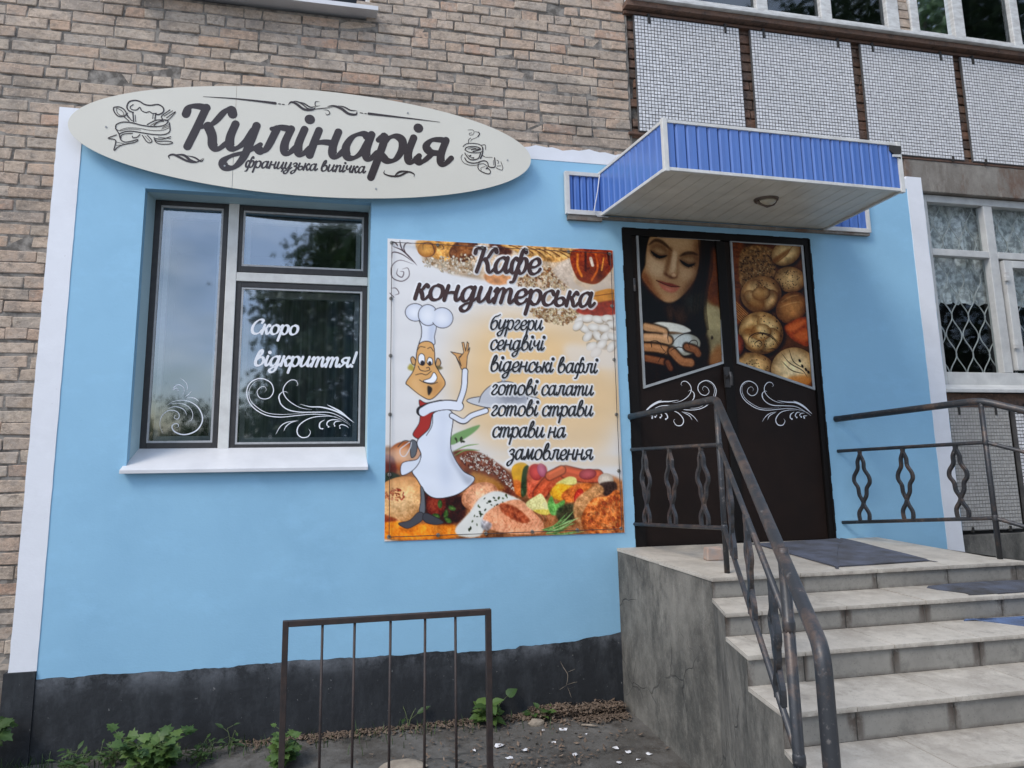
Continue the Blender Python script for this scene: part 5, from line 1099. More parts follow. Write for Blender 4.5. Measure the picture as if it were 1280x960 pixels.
c.line([(-1384,860),(-1333,886),(-1238,902),(-1158,894)], 54, (228, 232, 241), 1, 2); c.line([(-1165,893),(-1126,1005),(-1117,1116)], 32, (228, 232, 241), 1, 2)
c.line([(-1203,836),(-1131,801),(-1076,836),(-984,867)], 38, OUT, 1, 2); c.line([(-1203,836),(-1131,803),(-1076,836),(-984,867)], 28, (228, 232, 241), 1, 2)
shp([(-1399,409),(-1377,375),(-1372,258),(-1407,259),(-1397,334)], (104, 108, 114), 4)
shp([(-1531,197),(-1467,211),(-1416,255),(-1385,250),(-1390,209),(-1467,166),(-1510,176)], (74, 74, 80), 4); shp([(-1377,250),(-1338,241),(-1259,197),(-1294,181),(-1355,191),(-1385,217)], (64, 64, 70), 4)
# scroll in the corner
for pts, w in (([(-1589,1939),(-1563,1927),(-1550,1908)], 9), ([(-1582,1906),(-1524,1883),(-1473,1839),(-1427,1789)], 9), ([(-1538,1948),(-1531,1909),(-1511,1870)], 8), ([(-1460,1932),(-1499,1930),(-1511,1890),(-1479,1839)], 8), ([(-1588,1827),(-1582,1867),(-1524,1857),(-1447,1808)], 7), ([(-1536,1745),(-1511,1740),(-1523,1707),(-1555,1725),(-1549,1764)], 6), ([(-1447,1795),(-1537,1817),(-1587,1775),(-1584,1704),(-1523,1681),(-1478,1715),(-1485,1767),(-1523,1759)], 6), ([(-1382,1837),(-1317,1867),(-1330,1933),(-1382,1936),(-1389,1890)], 5), ([(-1592,1633),(-1561,1634),(-1541,1603),(-1567,1589)], 5), ([(-1598,1601),(-1573,1576)], 5), ([(-1265,1936),(-1251,1910),(-1271,1902)], 5)):
    c.line(pts, w, (60, 40, 44), .95, 2, taper=True)
YB = -.0092
TX = (('Кафе', [(-1051,1762),(-601,1766)], 103, .29, 1), ('кондитерська', [(-1448,1569),(-231,1555)], 96, .29, 1), ('бургери', [(-954,1387),(-597,1391)], 62, .245, 0), ('сендвічі', [(-956,1256),(-590,1257)], 62, .245, 0), ('віденські вафлі', [(-958,1118),(-226,1114)], 62, .245, 0),
      ('готові салати', [(-954,969),(-260,967)], 62, .245, 0), ('готові страви', [(-956,837),(-268,834)], 62, .245, 0), ('страви на', [(-950,703),(-462,697)], 62, .245, 0), ('замовлення', [(-851,564),(-279,555)], 62, .245, 0))
hl = Halo(c); b1 = Ink(YB); b2 = Ink(YB)
for s_, (p, q), xh, th, br in TX:
    write(hl, s_, p, q, xh, th, .12, 11); write(b1 if br else b2, s_, p, q, xh, th, .12)
def bow(x, z):
    e = np.minimum(np.minimum(x - BX0 / 1000, BX1 / 1000 - x), np.minimum(z - BZ0 / 1000, BZ1 / 1000 - z))
    return -.0016 * np.clip(e / .2, 0, 1) * (1 + .5 * np.sin(x * 7 + z * 3)) - .0006 * np.sin(z * 38 + 2 * np.sin(x * 5)) * np.clip(e / .1, 0, 1)
M_BPRINT = print_mat('banner_print', .97, .42)
o = c.mesh('printed_sheet', M_BPRINT, ban, -.005, None, bow); o.matrix_parent_inverse = BINV
m = MB(); m.box(BX0 / 1000 + .002, BX1 / 1000 - .002, -.0042, -.0012, BZ0 / 1000 + .002, BZ1 / 1000 - .002); o = m.build('backing_sheet', M_HALO, ban); o.matrix_parent_inverse = BINV
for i_, mt, nm in ((b1, M_BANNERINK, 'title_lettering'), (b2, M_BANNERBLK, 'menu_lettering')): o = i_.build(nm, mt, ban); o.matrix_parent_inverse = BINV
m = MB(); cd = []
def grom(x, z): m.tube([(x, -.004, z), (x, -.0125, z)], [.013, .010], 10)
x0, x1, z0, z1 = BX0 / 1000 + .028, BX1 / 1000 - .028, BZ0 / 1000 + .028, BZ1 / 1000 - .028
for k in range(6): zz = z0 + (z1 - z0) * k / 5; grom(x0, zz); grom(x1, zz)
for k in range(1, 5): xx = x0 + (x1 - x0) * k / 5; grom(xx, z0); grom(xx, z1)
build_each(m, 'eyelet', M_GROM, ban, BINV)
m = MB()
for A, B, n in (((x0, z0), (x0, z1), 20), ((x1, z0), (x1, z1), 20), ((x0, z0), (x1, z0), 16), ((x0, z1), (x1, z1), 16)):
    P = [(A[0] + (B[0] - A[0]) * k / n, -.0165 - .003 * math.sin(k * math.pi / 4) ** 2, A[1] + (B[1] - A[1]) * k / n) for k in range(n + 1)]; m.tube(P, .0022, 5)
o = m.build('lacing_cord', M_CORD, ban); o.matrix_parent_inverse = BINV

# ------------------------------------------------------------------ canopy
can = thing('door_canopy', 'blue ribbed plastic door canopy with white edging and grey soffit', 'canopy', loc=(.65, 0, 2.2))
CINV = Matrix.Translation((-.65, 0, -2.2))
FL, FR, BL, BR = (-.20, -.99), (1.372, -.945), (-.155, 0.0), (1.60, 0.0)
def zbot(y): return 2.2 + .045 * y
def strips(A, B, n, zt0, zt1, name='fascia_panel', off=0.0):
    m = MB(); d = Vector((B[0] - A[0], B[1] - A[1])); Ln = d.length; d /= Ln; nn = Vector((d.y, -d.x))
    for k in range(n):
        s0, s1 = Ln * k / n + .0015, Ln * (k + 1) / n - .0015
        prof = ((0, 0.006), (.010, -.004), ((s1 - s0) * .5, -.0025), (s1 - s0 - .010, -.004), (s1 - s0, 0.006))
        for j in range(4):
            (a, ya), (b, yb) = prof[j], prof[j + 1]; pa = Vector(A) + d * (s0 + a) + nn * (-ya); pb = Vector(A) + d * (s0 + b) + nn * (-yb); ta = zt0 + (zt1 - zt0) * (s0 + a) / Ln; tb = zt0 + (zt1 - zt0) * (s0 + b) / Ln
            m.face([(pa.x, pa.y, zbot(pa.y)), (pb.x, pb.y, zbot(pb.y)), (pb.x, pb.y, tb), (pa.x, pa.y, ta)])
    a = Vector(A) - nn * .012; b = Vector(B) - nn * .012
    m.face([(a.x, a.y, zbot(a.y)), (b.x, b.y, zbot(b.y)), (b.x, b.y, zt1), (a.x, a.y, zt0)])
    o = m.build(name, M_BLUEPVC, can, recalc=False); o.matrix_parent_inverse = CINV
    return o
ZTF, ZTB = 2.425, 2.49
strips(FL, FR, 23, ZTF, ZTF + .012); strips(BL, FL, 11, ZTB, ZTF); strips(FR, BR, 11, ZTF + .012, ZTB)
strips((-.40, -.022), (-.158, -.022), 5, 2.472, 2.472); strips((1.60, -.022), (1.975, -.022), 5, 2.472, 2.472)
m = MB()
def bar3(a, b, w): 
    a, b = Vector(a), Vector(b); d = (b - a).normalized(); s1 = d.cross(Vector((0, 0, 1))); 
    if s1.length < .1: s1 = Vector((1, 0, 0))
    s1.normalize(); s2 = d.cross(s1); 
    m.hexa([tuple(p + s1 * i * w + s2 * j * w) for p in (a, b) for j in (-1, 1) for i in (-1, 1)])
def edge(A, B, za, zb_, w=.0095): bar3((A[0], A[1], za), (B[0], B[1], zb_), w)
for A, B, ta, tb in ((FL, FR, ZTF, ZTF + .012), (BL, FL, ZTB, ZTF), (FR, BR, ZTF + .012, ZTB)):
    edge(A, B, ta + .004, tb + .004); edge(A, B, zbot(A[1]) - .004, zbot(B[1]) - .004)
for A, zt_c in ((FL, ZTF), (FR, ZTF + .012)): bar3((A[0], A[1], zbot(A[1]) - .02), (A[0], A[1], zt_c + .02), .014)
for xa, xb in ((-.40, -.157), (1.60, 1.975)):
    edge((xa, -.022), (xb, -.022), 2.476, 2.476, .014); edge((xa, -.022), (xb, -.022), 2.202, 2.202, .016); xo = xa if xa < 0 else xb; bar3((xo, -.022, 2.188), (xo, -.022, 2.49), .015)
o = m.build('edge_trim', M_WPVC, can, bevel=.002); o.matrix_parent_inverse = CINV
m = MB(); n = 17
for k in range(n):
    t0, t1 = k / n, (k + 1) / n; g_ = .0016
    def P(t, e): x = FL[0] + (FR[0] - FL[0]) * t; y = FL[1] + (FR[1] - FL[1]) * t; xb = BL[0] + (BR[0] - BL[0]) * t; return (x, y + .01, zbot(y) + e), (xb, -.001, zbot(0) + e)
    a0_, b0_ = P(t0, 0); a1_, b1_ = P(t1, 0); e = .008
    a0g, b0g = (a0_[0] + g_, a0_[1], a0_[2]), (b0_[0] + g_, b0_[1], b0_[2]); a1g, b1g = (a1_[0] - g_, a1_[1], a1_[2]), (b1_[0] - g_, b1_[1], b1_[2])
    m.face([a0g, b0g, b1g, a1g]); m.face([a1g, b1g, (b1g[0], b1g[1], b1g[2] + e), (a1g[0], a1g[1], a1g[2] + e)]); m.face([(a0g[0], a0g[1], a0g[2] + e), (b0g[0], b0g[1], b0g[2] + e), b0g, a0g])
    m.face([(a0_[0] - g_, a0_[1], a0_[2] + e), (b0_[0] - g_, b0_[1], b0_[2] + e), (b0_[0] + g_, b0_[1], b0_[2] + e), (a0_[0] + g_, a0_[1], a0_[2] + e)])
o = m.build('soffit', M_SOFFIT, can, recalc=False); o.matrix_parent_inverse = CINV
m = MB(); m.hexa([(FL[0] + .01, FL[1] + .02, ZTF - .02), (FR[0] - .01, FR[1] + .02, ZTF - .02), (BL[0] + .01, -.001, ZTB - .02), (BR[0] - .01, -.001, ZTB - .02), (FL[0] + .01, FL[1] + .02, ZTF), (FR[0] - .01, FR[1] + .02, ZTF), (BL[0] + .01, -.001, ZTB), (BR[0] - .01, -.001, ZTB)]); o = m.build('roof_sheet', M_ALU, can); o.matrix_parent_inverse = CINV
m = MB(); m.box(-.40, -.155, -.03, -.001, 2.150, 2.186); m.box(-.155, 1.98, -.03, -.001, 2.166, 2.186); o = m.build('bearing_angle', M_CONC2, can); o.matrix_parent_inverse = CINV
m = MB(); m.tube([(-.168, -.045, 2.475), (-.19, -.05, 2.35), (-.222, -.05, 2.21), (-.20, -.05, 2.178), (-.12, -.05, 2.175)], .0035, 6)
b_ = MB(); b_.prism([(1.300, 2.395), (1.372, 2.345), (1.386, 2.428), (1.305, 2.428)], -.962, -.955); o = b_.build('broken_corner', M_DARK, can); o.matrix_parent_inverse = CINV
b_ = MB(); b_.hexa([(1.31, -.972, 2.352), (1.375, -.962, 2.358), (1.31, -.966, 2.352), (1.375, -.956, 2.358), (1.31, -.972, 2.366), (1.375, -.962, 2.374), (1.31, -.966, 2.366), (1.375, -.956, 2.374)]); o = b_.build('loose_trim_piece', M_WPVC, can); o.matrix_parent_inverse = CINV
tag(m.build('loose_cord', M_WCORD, smooth=True), 'thin white cord hanging at the left rear corner of the blue canopy', 'cord')
lamp = thing('ceiling_lamp', 'small round lamp under the door canopy soffit', 'lamp', loc=(.70, -.60, 2.17))
m = MB(); m.tube([(0, 0, .006), (0, 0, -.012)], [.075, .070], 20); m.build('lamp_base', M_LAMPBROWN, lamp, smooth=False)
m = MB(); m.tube([(0, 0, -.0121), (0, 0, -.025), (0, 0, -.036), (0, 0, -.042)], [.058, .052, .035, .01], 20); m.build('lamp_glass', M_LAMPGLASS, lamp, smooth=True)
m = MB(); m.tube([(-.066, 0, -.01), (-.05, 0, -.03), (0, 0, -.048), (.05, 0, -.03), (.066, 0, -.01)], .009, 6); m.build('lamp_guard', M_LAMPBROWN, lamp, smooth=True)

# ------------------------------------------------------------------ entrance steps
st = thing('entrance_steps', 'cream tiled entrance steps with grey risers rising to the brown doors', 'steps', loc=(.8, -1.0, -.95))
SINV = Matrix.Translation((-.8, 1.0, .95))
# each level: nosing y, z, left x, right x
LV = [(-.984, .0, -.075, 1.885), (-1.255, -.100, -.182, 2.12), (-1.515, -.205, -.254, 2.30), (-1.790, -.330, -.299, 2.45), (-2.05, -.457, -.385, 2.60), (-2.32, -.585, -.45, 2.75), (-2.60, -.715, -.52, 2.9), (-2.88, -.845, -.60, 3.05)]
LJ = [[.43, .897, 1.35, 1.81], [.005, .46, .913, 1.378, 1.84], [-.10, .02, .47, .93, 1.39, 1.85], [.023, .48, .94, 1.40, 1.86, 2.32], [.2, .66, 1.12, 1.58, 2.04], [.0, .46, .92, 1.38, 1.84, 2.3], [.2, .66, 1.12, 1.58, 2.04], [.0, .46, .92, 1.38, 1.84, 2.3]]
def with_attr(me_faces, name, mat):
    V, F, A = me_faces
    me = bpy.data.meshes.new(name); me.from_pydata(V, [], F); at = me.attributes.new('stain', 'FLOAT', 'POINT'); at.data.foreach_set('value', A)
    me.materials.append(mat); o = bpy.data.objects.new(name, me); COL.objects.link(o); o.parent = st; o.matrix_parent_inverse = SINV; return o
core = MB(); pb = [(-.132, -.001), (1.5, -.001)]
for i, (y, z, xl, xr) in enumerate(LV):
    # tread polygon: back edge from previous level's nosing line
    (bxl, by), (bxr, _) = (pb[0], pb[1])
    T = .018; ov = .012
    V, F, A = [], [], []
    js = [xl] + [j for j in LJ[i] if xl + .05 < j < xr - .05] + [xr]
    def back(x):  # matching x on the back edge
        t = (x - xl) / (xr - xl); return bxl + (bxr - bxl) * t if i == 0 else max(bxl, min(bxr, x))
    for k in range(len(js) - 1):
        a, b = js[k] + (.0018 if k else 0), js[k + 1] - (.0018 if k < len(js) - 2 else 0)
        ab = bxl if k == 0 else (back(a) if i else a); bb = bxr if k == len(js) - 2 else (back(b) if i else b)
        rows = 2 if i == 0 else 1
        for r in range(rows):
            ts = [(r / rows, (r + 1) / rows)][0]
            yy0 = y - ov + (by - y + ov) * ts[0] + (.0018 if r else 0); yy1 = y - ov + (by - y + ov) * ts[1]
            xa0, xa1 = a + (ab - a) * ts[0], a + (ab - a) * ts[1]; xb0, xb1 = b + (bb - b) * ts[0], b + (bb - b) * ts[1]; e = rnd.uniform(-.0012, .0012)
            n0 = len(V); V += [(xa0, yy0, z + e), (xb0, yy0, z + e), (xb1, yy1, z + e), (xa1, yy1, z + e), (xa0, yy0, z - T), (xb0, yy0, z - T), (xb1, yy1, z - T), (xa1, yy1, z - T)]
            A += [.0, .0, .3 if i else .15, .3 if i else .15, .5, .5, 0, 0]
            F += [(n0, n0 + 1, n0 + 2, n0 + 3), (n0 + 4, n0 + 5, n0 + 1, n0), (n0 + 7, n0 + 4, n0, n0 + 3), (n0 + 5, n0 + 6, n0 + 2, n0 + 1)]
    with_attr((V, F, A), 'tread', M_TREAD)
    # riser tiles with stained joints
    zn = LV[i + 1][1] if i + 1 < len(LV) else z - .13
    V, F, A = [], [], []
    for k in range(len(js) - 1):
        a, b = js[k] + (.003 if k else .004), js[k + 1] - (.003 if k < len(js) - 2 else .004); w1 = rnd.uniform(.006, .03); w2 = rnd.uniform(.006, .03)
        if b - a < .12: cols = [(a, .7), (b, .7)]
        else: cols = [(a, 1.0), (a + w1, .75), (a + w1 + .015, .0), (b - w2 - .015, 0.0), (b - w2, .75), (b, 1.0)]
        rowsz = [(zn + .001, .55), (zn + .018, .0), (z - T - .025, .0), (z - T - .001, .35)]
        n0 = len(V)
        for zz, sa in rowsz:
            for xx, sb in cols: V.append((xx, y + .002, zz)); A.append(max(sa, sb) if sb < .5 else sb * (1.0 if zz > zn + .02 else .7))
        nc = len(cols)
        for r in range(3):
            for q in range(nc - 1): F.append((n0 + r * nc + q, n0 + r * nc + q + 1, n0 + (r + 1) * nc + q + 1, n0 + (r + 1) * nc + q))
    with_attr((V, F, A), 'riser', M_RISER)
    pb = [(xl, y + .003), (xr, y + .003)]
# concrete body: side walls follow the left edge, extruded to the ground
zb_ = -1.25
body = MB(); prev = [(-.133, .0), (1.48, .0)]
for i, (y, z, xl, xr) in enumerate(LV):
    P0, P1 = prev
    body.hexa([(xl + .004, y + .006, zb_), (xr - .004, y + .006, zb_), (P0[0] + .004, P0[1], zb_), (P1[0] - .004, P1[1], zb_), (xl + .004, y + .006, z - .018), (xr - .004, y + .006, z - .018), (P0[0] + .004, P0[1], z - .018), (P1[0] - .004, P1[1], z - .018)], skip=(3,) if i else ())
    prev = [(xl, y + .006), (xr, y + .006)]
o = body.build('concrete_body', M_CONC, st, recalc=False); o.matrix_parent_inverse = SINV
m = MB(); m.hexa([(.16, -.57, .001), (.27, -.57, .001), (.17, -.50, .001), (.29, -.51, .001), (.165, -.565, .075), (.262, -.562, .066), (.175, -.505, .07), (.28, -.51, .074)])
tag(m.build('brick_chunk', M_CHUNK, bevel=.008), 'broken piece of brick lying on the landing beside a railing post', 'brick')
def doormat(name, poly, z, mat, label):
    m = MB(); q = spline(poly, 4, True); n = len(q); c0 = np.mean(np.array(q), 0)
    i = 0; R_ = 7; V = []
    for r in range(R_ + 1):
        for p in q: 
            s_ = r / R_; x = c0[0] + (p[0] - c0[0]) * s_; y = c0[1] + (p[1] - c0[1]) * s_
            V.append((x, y, z + .006 + .0012 * math.sin(x * 23 + y * 9) + .0008 * math.sin(x * 51 - y * 33) - (.002 if r == R_ else 0)))
    m.v = V
    for r in range(R_):
        for k in range(n): m.f.append((r * n + k, r * n + (k + 1) % n, (r + 1) * n + (k + 1) % n, (r + 1) * n + k)); m.fa.append(0)
    o = tag(m.build(name, mat), label, 'doormat', 'doormats on the steps'); md = o.modifiers.new('thick', 'SOLIDIFY'); md.thickness = .006; md.offset = -1; return o
doormat('doormat', [(.83, -.10), (.80, -.10), (.72, -.88), (.75, -.90), (1.34, -.87), (1.37, -.83), (1.50, -.06), (1.46, -.04)], .0, M_MAT, 'dark blue grey doormat on the landing in front of the brown doors')
doormat('doormat', [(1.20, -1.00), (1.23, -1.19), (1.27, -1.235), (1.9, -1.22), (1.98, -1.18), (1.96, -1.01)], -.1, M_MATD, 'dirty crumpled doormat with greyish blue middle on the second step from the top')
doormat('doormat', [(1.16, -1.275), (1.20, -1.30), (1.34, -1.46), (1.40, -1.49), (2.05, -1.48), (2.08, -1.45), (2.0, -1.29), (1.9, -1.275)], -.205, M_MAT2, 'faded blue doormat on the third step from the top')

# ------------------------------------------------------------------ railings
def wavy(A, B, amp, axis, name, parent, sgn):
    """one bent square bar of a baluster pair: from A (top) to B (bottom), swinging along axis"""
    key = ((0, .0), (.07, .10), (.16, .42), (.26, .46), (.36, .95), (.44, 1.0), (.52, .60), (.62, .50), (.70, .16), (.78, -.08), (.88, -.55), (1, -.48))
    P = []; wq = rnd.uniform(.88, 1.12); rq = rnd.uniform(-.008, .008)
    for t, a in spline(key, 4): P.append(Vector(A) + (Vector(B) - Vector(A)) * t + Vector(axis) * (sgn * a * amp * wq) + Vector((0, 0, 1)) * rq * math.sin(t * math.pi))
    P = [p + Vector((0, sgn * .0045, 0)) for p in P]
    m = MB(); m.tube(P, .0125, 4); return m.build(name, M_STEEL, parent)
def bent(pts, r=.06, n=5):
    out = [Vector(pts[0])]
    for k in range(1, len(pts) - 1):
        p0, p1, p2 = Vector(pts[k - 1]), Vector(pts[k]), Vector(pts[k + 1]); a = p1 + (p0 - p1).normalized() * r; b = p1 + (p2 - p1).normalized() * r
        for j in range(n + 1):
            t = j / n; out.append((1 - t) ** 2 * a + 2 * t * (1 - t) * p1 + t * t * b)
    out.append(Vector(pts[-1])); return out
def railing(label, wall, post, p2, end, sx):
    r = thing('stair_railing', label, 'railing', 'steel railings of the steps', (post[0], post[1], 0)); inv = Matrix.Translation((-post[0], -post[1], 0))
    def B(m, nm, sm=True): o = m.build(nm, M_STEEL, r, smooth=sm); o.matrix_parent_inverse = inv; return o
    m = MB(); pts = [wall[0], (post[0], post[1], .90), (end[0], end[1], end[2])]
    pts.append((end[0] - .012 * sx, end[1] - .015, end[3])); m.tube(bent(pts, .055), .021, 14); B(m, 'handrail')
    m = MB(); m.tube([(post[0], post[1], -.005), (post[0], post[1], .885)], .0145, 12); B(m, 'post')
    m = MB(); m.tube([(p2[0], p2[1], p2[3]), (p2[0], p2[1], p2[2])], .0175, 12); B(m, 'post')
    m = MB(); m.tube(bent([wall[1], (post[0], post[1], .657), (p2[0], p2[1], p2[4])], .03), .0115, 10); B(m, 'rail')
    m = MB(); m.tube(bent([wall[2], (post[0], post[1], .227), (p2[0], p2[1], p2[5])], .03), .0115, 10); B(m, 'rail')
    for zz in (.657, .227):
        m = MB(); m.tube([(post[0], post[1], zz - .020), (post[0], post[1], zz - .008), (post[0], post[1], zz + .010), (post[0], post[1], zz + .019)], [.0146, .0172, .0168, .0146], 9); B(m, 'weld_bead')
        zq = p2[4] if zz > .5 else p2[5]; m = MB(); m.tube([(p2[0], p2[1], zq - .020), (p2[0], p2[1], zq - .008), (p2[0], p2[1], zq + .010), (p2[0], p2[1], zq + .019)], [.0176, .0200, .0196, .0176], 9); B(m, 'weld_bead')
    for t in (.17, .48, .82):
        top = Vector(wall[1]).lerp(Vector((post[0], post[1], .657)), t); bot = Vector(wall[2]).lerp(Vector((post[0], post[1], .227)), t); ax = (Vector((post[0], post[1], 0)) - Vector((wall[0][0], wall[0][1], 0))).normalized()
        for s_ in (1, -1): o = wavy(top, bot, .052, ax, 'baluster', r, s_); o.matrix_parent_inverse = inv
    for t in (.2, .52, .84):
        top = Vector((post[0], post[1], .657)).lerp(Vector((p2[0], p2[1], p2[4])), t); bot = Vector((post[0], post[1], .227)).lerp(Vector((p2[0], p2[1], p2[5])), t); ax = Vector((p2[0] - post[0], p2[1] - post[1], 0)).normalized()
        for s_ in (1, -1): o = wavy(top, bot, .07, ax, 'baluster', r, s_); o.matrix_parent_inverse = inv
    return r
railing('dark steel railing with worn brown handrail along the steps, above the concrete side wall', ((.0, -.002, .829), (-.002, -.002, .616), (-.003, -.002, .144)), (.070, -.90), (-.613, -2.30, .36, -1.1, .128, -.254), (-.80, -2.68, .175, -1.15), 1)
railing('dark steel railing fixed to the blue wall between the doors and the mosaic panels', ((1.561, -.002, .812), (1.557, -.002, .590), (1.544, -.002, .107)), (1.805, -.90), (2.75, -2.30, .36, -1.1, .128, -.254), (2.95, -2.66, .205, -1.15), -1)

# ------------------------------------------------------------------ low metal fence in front of the wall
fe = thing('metal_fence', 'low brown steel fence panel with thin vertical bars standing in front of the black base', 'fence', loc=(-1.7, -1.0, -1.03)); FINV = Matrix.Translation((1.7, 1.0, 1.03))
m = MB(); m.box(-2.168, -2.142, -1.013, -.987, -1.12, -.083); m.box(-1.253, -1.227, -1.013, -.987, -1.12, -.083); m.box(-2.142, -1.253, -1.0128, -.9872, -.108, -.0832); m.box(-2.142, -1.253, -1.0128, -.9872, -1.0, -.978)
o = m.build('fence_frame', M_RUSTSTEEL, fe, bevel=.002); o.matrix_parent_inverse = FINV
for k, x in enumerate((-1.996, -1.858, -1.697, -1.540, -1.394)):
    m = MB(); m.tube([(x, -1.0, -1.0), (x + rnd.uniform(-.004, .004), -1.0, -.11)], .0062, 8); o = m.build('fence_bar', M_RUSTSTEEL, fe, smooth=True); o.matrix_parent_inverse = FINV

# ------------------------------------------------------------------ plants
def leaf(m, base, d, up, ln, wd, kind, t):
    d = Vector(d).normalized(); n = Vector(up); s_ = d.cross(n).normalized(); n = s_.cross(d).normalized()
    if kind == 'lobed':
        out = ((0, 0), (.12, .30), (.02, .52), (.28, .42), (.36, .72), (.52, .40), (.70, .44), (.74, .22), (1, 0))
    elif kind == 'heart': out = ((0, 0), (-.06, .22), (.08, .44), (.35, .46), (.65, .28), (.88, .10), (1, 0))
    else: out = ((0, 0), (.2, .16), (.45, .22), (.75, .13), (1, 0))
    cb = len(m.v); B = Vector(base)
    def P(u, v): return B + d * (u * ln) + s_ * (v * wd) + n * (.12 * ln * abs(v) * 1.2 - .22 * ln * u * u)
    for sg in (1, -1):
        mid = [P(u, 0) for u, _ in out]; edge_ = [P(u, v * sg) for u, v in out]
        for k in range(len(out) - 1):
            q = [mid[k], mid[k + 1], edge_[k + 1], edge_[k]]
            if k == 0: q = [mid[0], mid[1], edge_[1]]
            elif k == len(out) - 2: q = [mid[k], mid[k + 1], edge_[k]]
            if sg < 0: q = q[::-1]
            m.face([tuple(p) for p in q], t)
def plant(name, x, y, h, spread, n, lsize, kind, mat, label, cat='weed', group=None, seed=1, stems=5):
    r = random.Random(seed); z0 = gz(x, y) - .01; T = thing(name, label, cat, group, (x, y, z0)); lm, sm = MB(), MB()
    for s_ in range(stems):
        a = r.uniform(0, 2 * math.pi); e = Vector((math.cos(a) * spread * r.uniform(.3, 1), math.sin(a) * spread * .6 * r.uniform(.3, 1), h * r.uniform(.55, 1)))
        P = [Vector((e.x * t * t, e.y * t * t, e.z * t)) for t in (0, .25, .5, .75, 1)]; sm.tube([tuple(p) for p in P], [.0035, .003, .0028, .0022, .0012], 5)
        for k in range(n):
            t = r.uniform(.3, 1.02); b = Vector((e.x * t * t, e.y * t * t, e.z * min(1, t))); aa = r.uniform(0, 2 * math.pi); d = Vector((math.cos(aa), math.sin(aa) - .35, r.uniform(-.2, .7))); d.normalize(); pt = b + d * r.uniform(.02, .05)
            sm.tube([tuple(b), tuple(pt)], .0012, 4, False); L_ = lsize * r.uniform(.6, 1.15)
            leaf(lm, pt, d, (r.uniform(-.3, .3), r.uniform(-.6, 0), 1), L_, L_ * .9, kind, r.random())
    sm.build('stem', M_STEM, T); lm.build('leaves', mat, T, attr='tint', smooth=True, recalc=False); return T
plant('leafy_weed', -3.62, -.20, .36, .20, 26, .07, 'lobed', M_LEAFD, 'dark leafy weed growing at the corner where the black base meets the brick wall', seed=3, stems=7)
plant('leafy_weed', -2.78, -.22, .20, .22, 20, .066, 'lobed', M_LEAF, 'bright green lobed leaf weed, the largest clump against the black base', seed=5, stems=8)
plant('leafy_weed', -3.20, -.20, .15, .16, 14, .045, 'oval', M_LEAFD, 'low dark weed between the corner plant and the bright lobed clump', seed=8, stems=7)
plant('leafy_weed', -2.44, -.06, .15, .035, 6, .05, 'oval', M_LEAFD, 'single upright weed sprout between the bright lobed clump and the fence', seed=11, stems=2)
plant('leafy_weed', -2.16, -.28, .17, .11, 16, .05, 'lobed', M_LEAF, 'green weed growing behind the left post of the metal fence', seed=13, stems=5)
plant('leafy_weed', -1.47, -.03, .17, .07, 2, .085, 'oval', M_LEAFD, 'sparse weed with two broad leaves behind the bars of the fence', seed=16, stems=2)
plant('leafy_weed', -.98, -.06, .145, .13, 7, .075, 'heart', M_LEAF, 'green weed with hanging heart shaped leaves right of the fence', seed=17, stems=6)
plant('leafy_weed', -.70, -.05, .10, .11, 3, .055, 'heart', M_LEAF, 'small low heart leaved weed nearest the dead leaves in the corner', seed=23, stems=4)
plant('leafy_weed', -3.02, -.10, .12, .10, 10, .04, 'oval', M_LEAFD, 'small dark weed tucked between the two lobed weeds at the foot of the black base', seed=31, stems=6)
plant('leafy_weed', -2.58, -.16, .09, .12, 9, .035, 'oval', M_LEAFD, 'low creeping weed just beside the bright lobed clump, on its fence side', seed=37, stems=7)
gb = MB(); r = random.Random(9)
for k in range(420):
    x = r.choice((r.uniform(-3.6, -2.2), r.uniform(-3.6, -2.2), r.uniform(-2.2, -.6))); y = -.02 - abs(r.gauss(0, .09)); z = gz(x, y) - .006; a = r.uniform(0, 6.3); h = r.uniform(.02, .085); d = Vector((math.cos(a), math.sin(a), 0)); s_ = Vector((-d.y, d.x, 0)) * .0022; b_ = Vector((x, y, z)); tp = b_ + d * h * .5 + Vector((0, 0, h)); md_ = b_ + d * h * .15 + Vector((0, 0, h * .6)); t_ = r.random()
    gb.face([tuple(b_ - s_), tuple(b_ + s_), tuple(md_ + s_ * .8), tuple(md_ - s_ * .8)], t_); gb.face([tuple(md_ - s_ * .8), tuple(md_ + s_ * .8), tuple(tp)], t_)
tag(gb.build('grass', M_LEAFD, attr='tint', recalc=False), kind='stuff', label='thin grass blades sprouting along the foot of the black base', cat='grass')
m = MB(); r = random.Random(4)
for k in range(4200):
    if r.random() < .6: x = -.16 - abs(r.gauss(0, .35)); y = -.015 - abs(r.gauss(0, .055)) - (.04 if x > -.5 else 0)
    else: x = r.uniform(-2.4, -.2); y = -abs(r.gauss(0, .04)) - .01
    if r.random() < .11: x = -.95 + r.gauss(0, .35); y = -.42 + r.gauss(0, .2)
    if y > -.004: continue
    z = gz(x, y) + .004 + (r.uniform(0, .045) if x > -.75 and y > -.12 else r.uniform(0, .008)); a = r.uniform(0, 6.3); L_ = r.uniform(.004, .019); wd = L_ * r.uniform(.3, .6); d = Vector((math.cos(a), math.sin(a), r.uniform(-.5, .5))).normalized(); s_ = d.cross(Vector((r.uniform(-.4, .4), r.uniform(-.4, .4), 1))).normalized(); c_ = Vector((x, y, z + .004))
    m.face([tuple(c_ - d * L_), tuple(c_ + s_ * wd), tuple(c_ + d * L_ + Vector((0, 0, .004))), tuple(c_ - s_ * wd)], r.random())
tag(m.build('leaf_litter', M_LITTER, attr='tint', recalc=False), kind='stuff', label='brown dead leaves and crumbs drifted along the foot of the wall', cat='leaf litter')
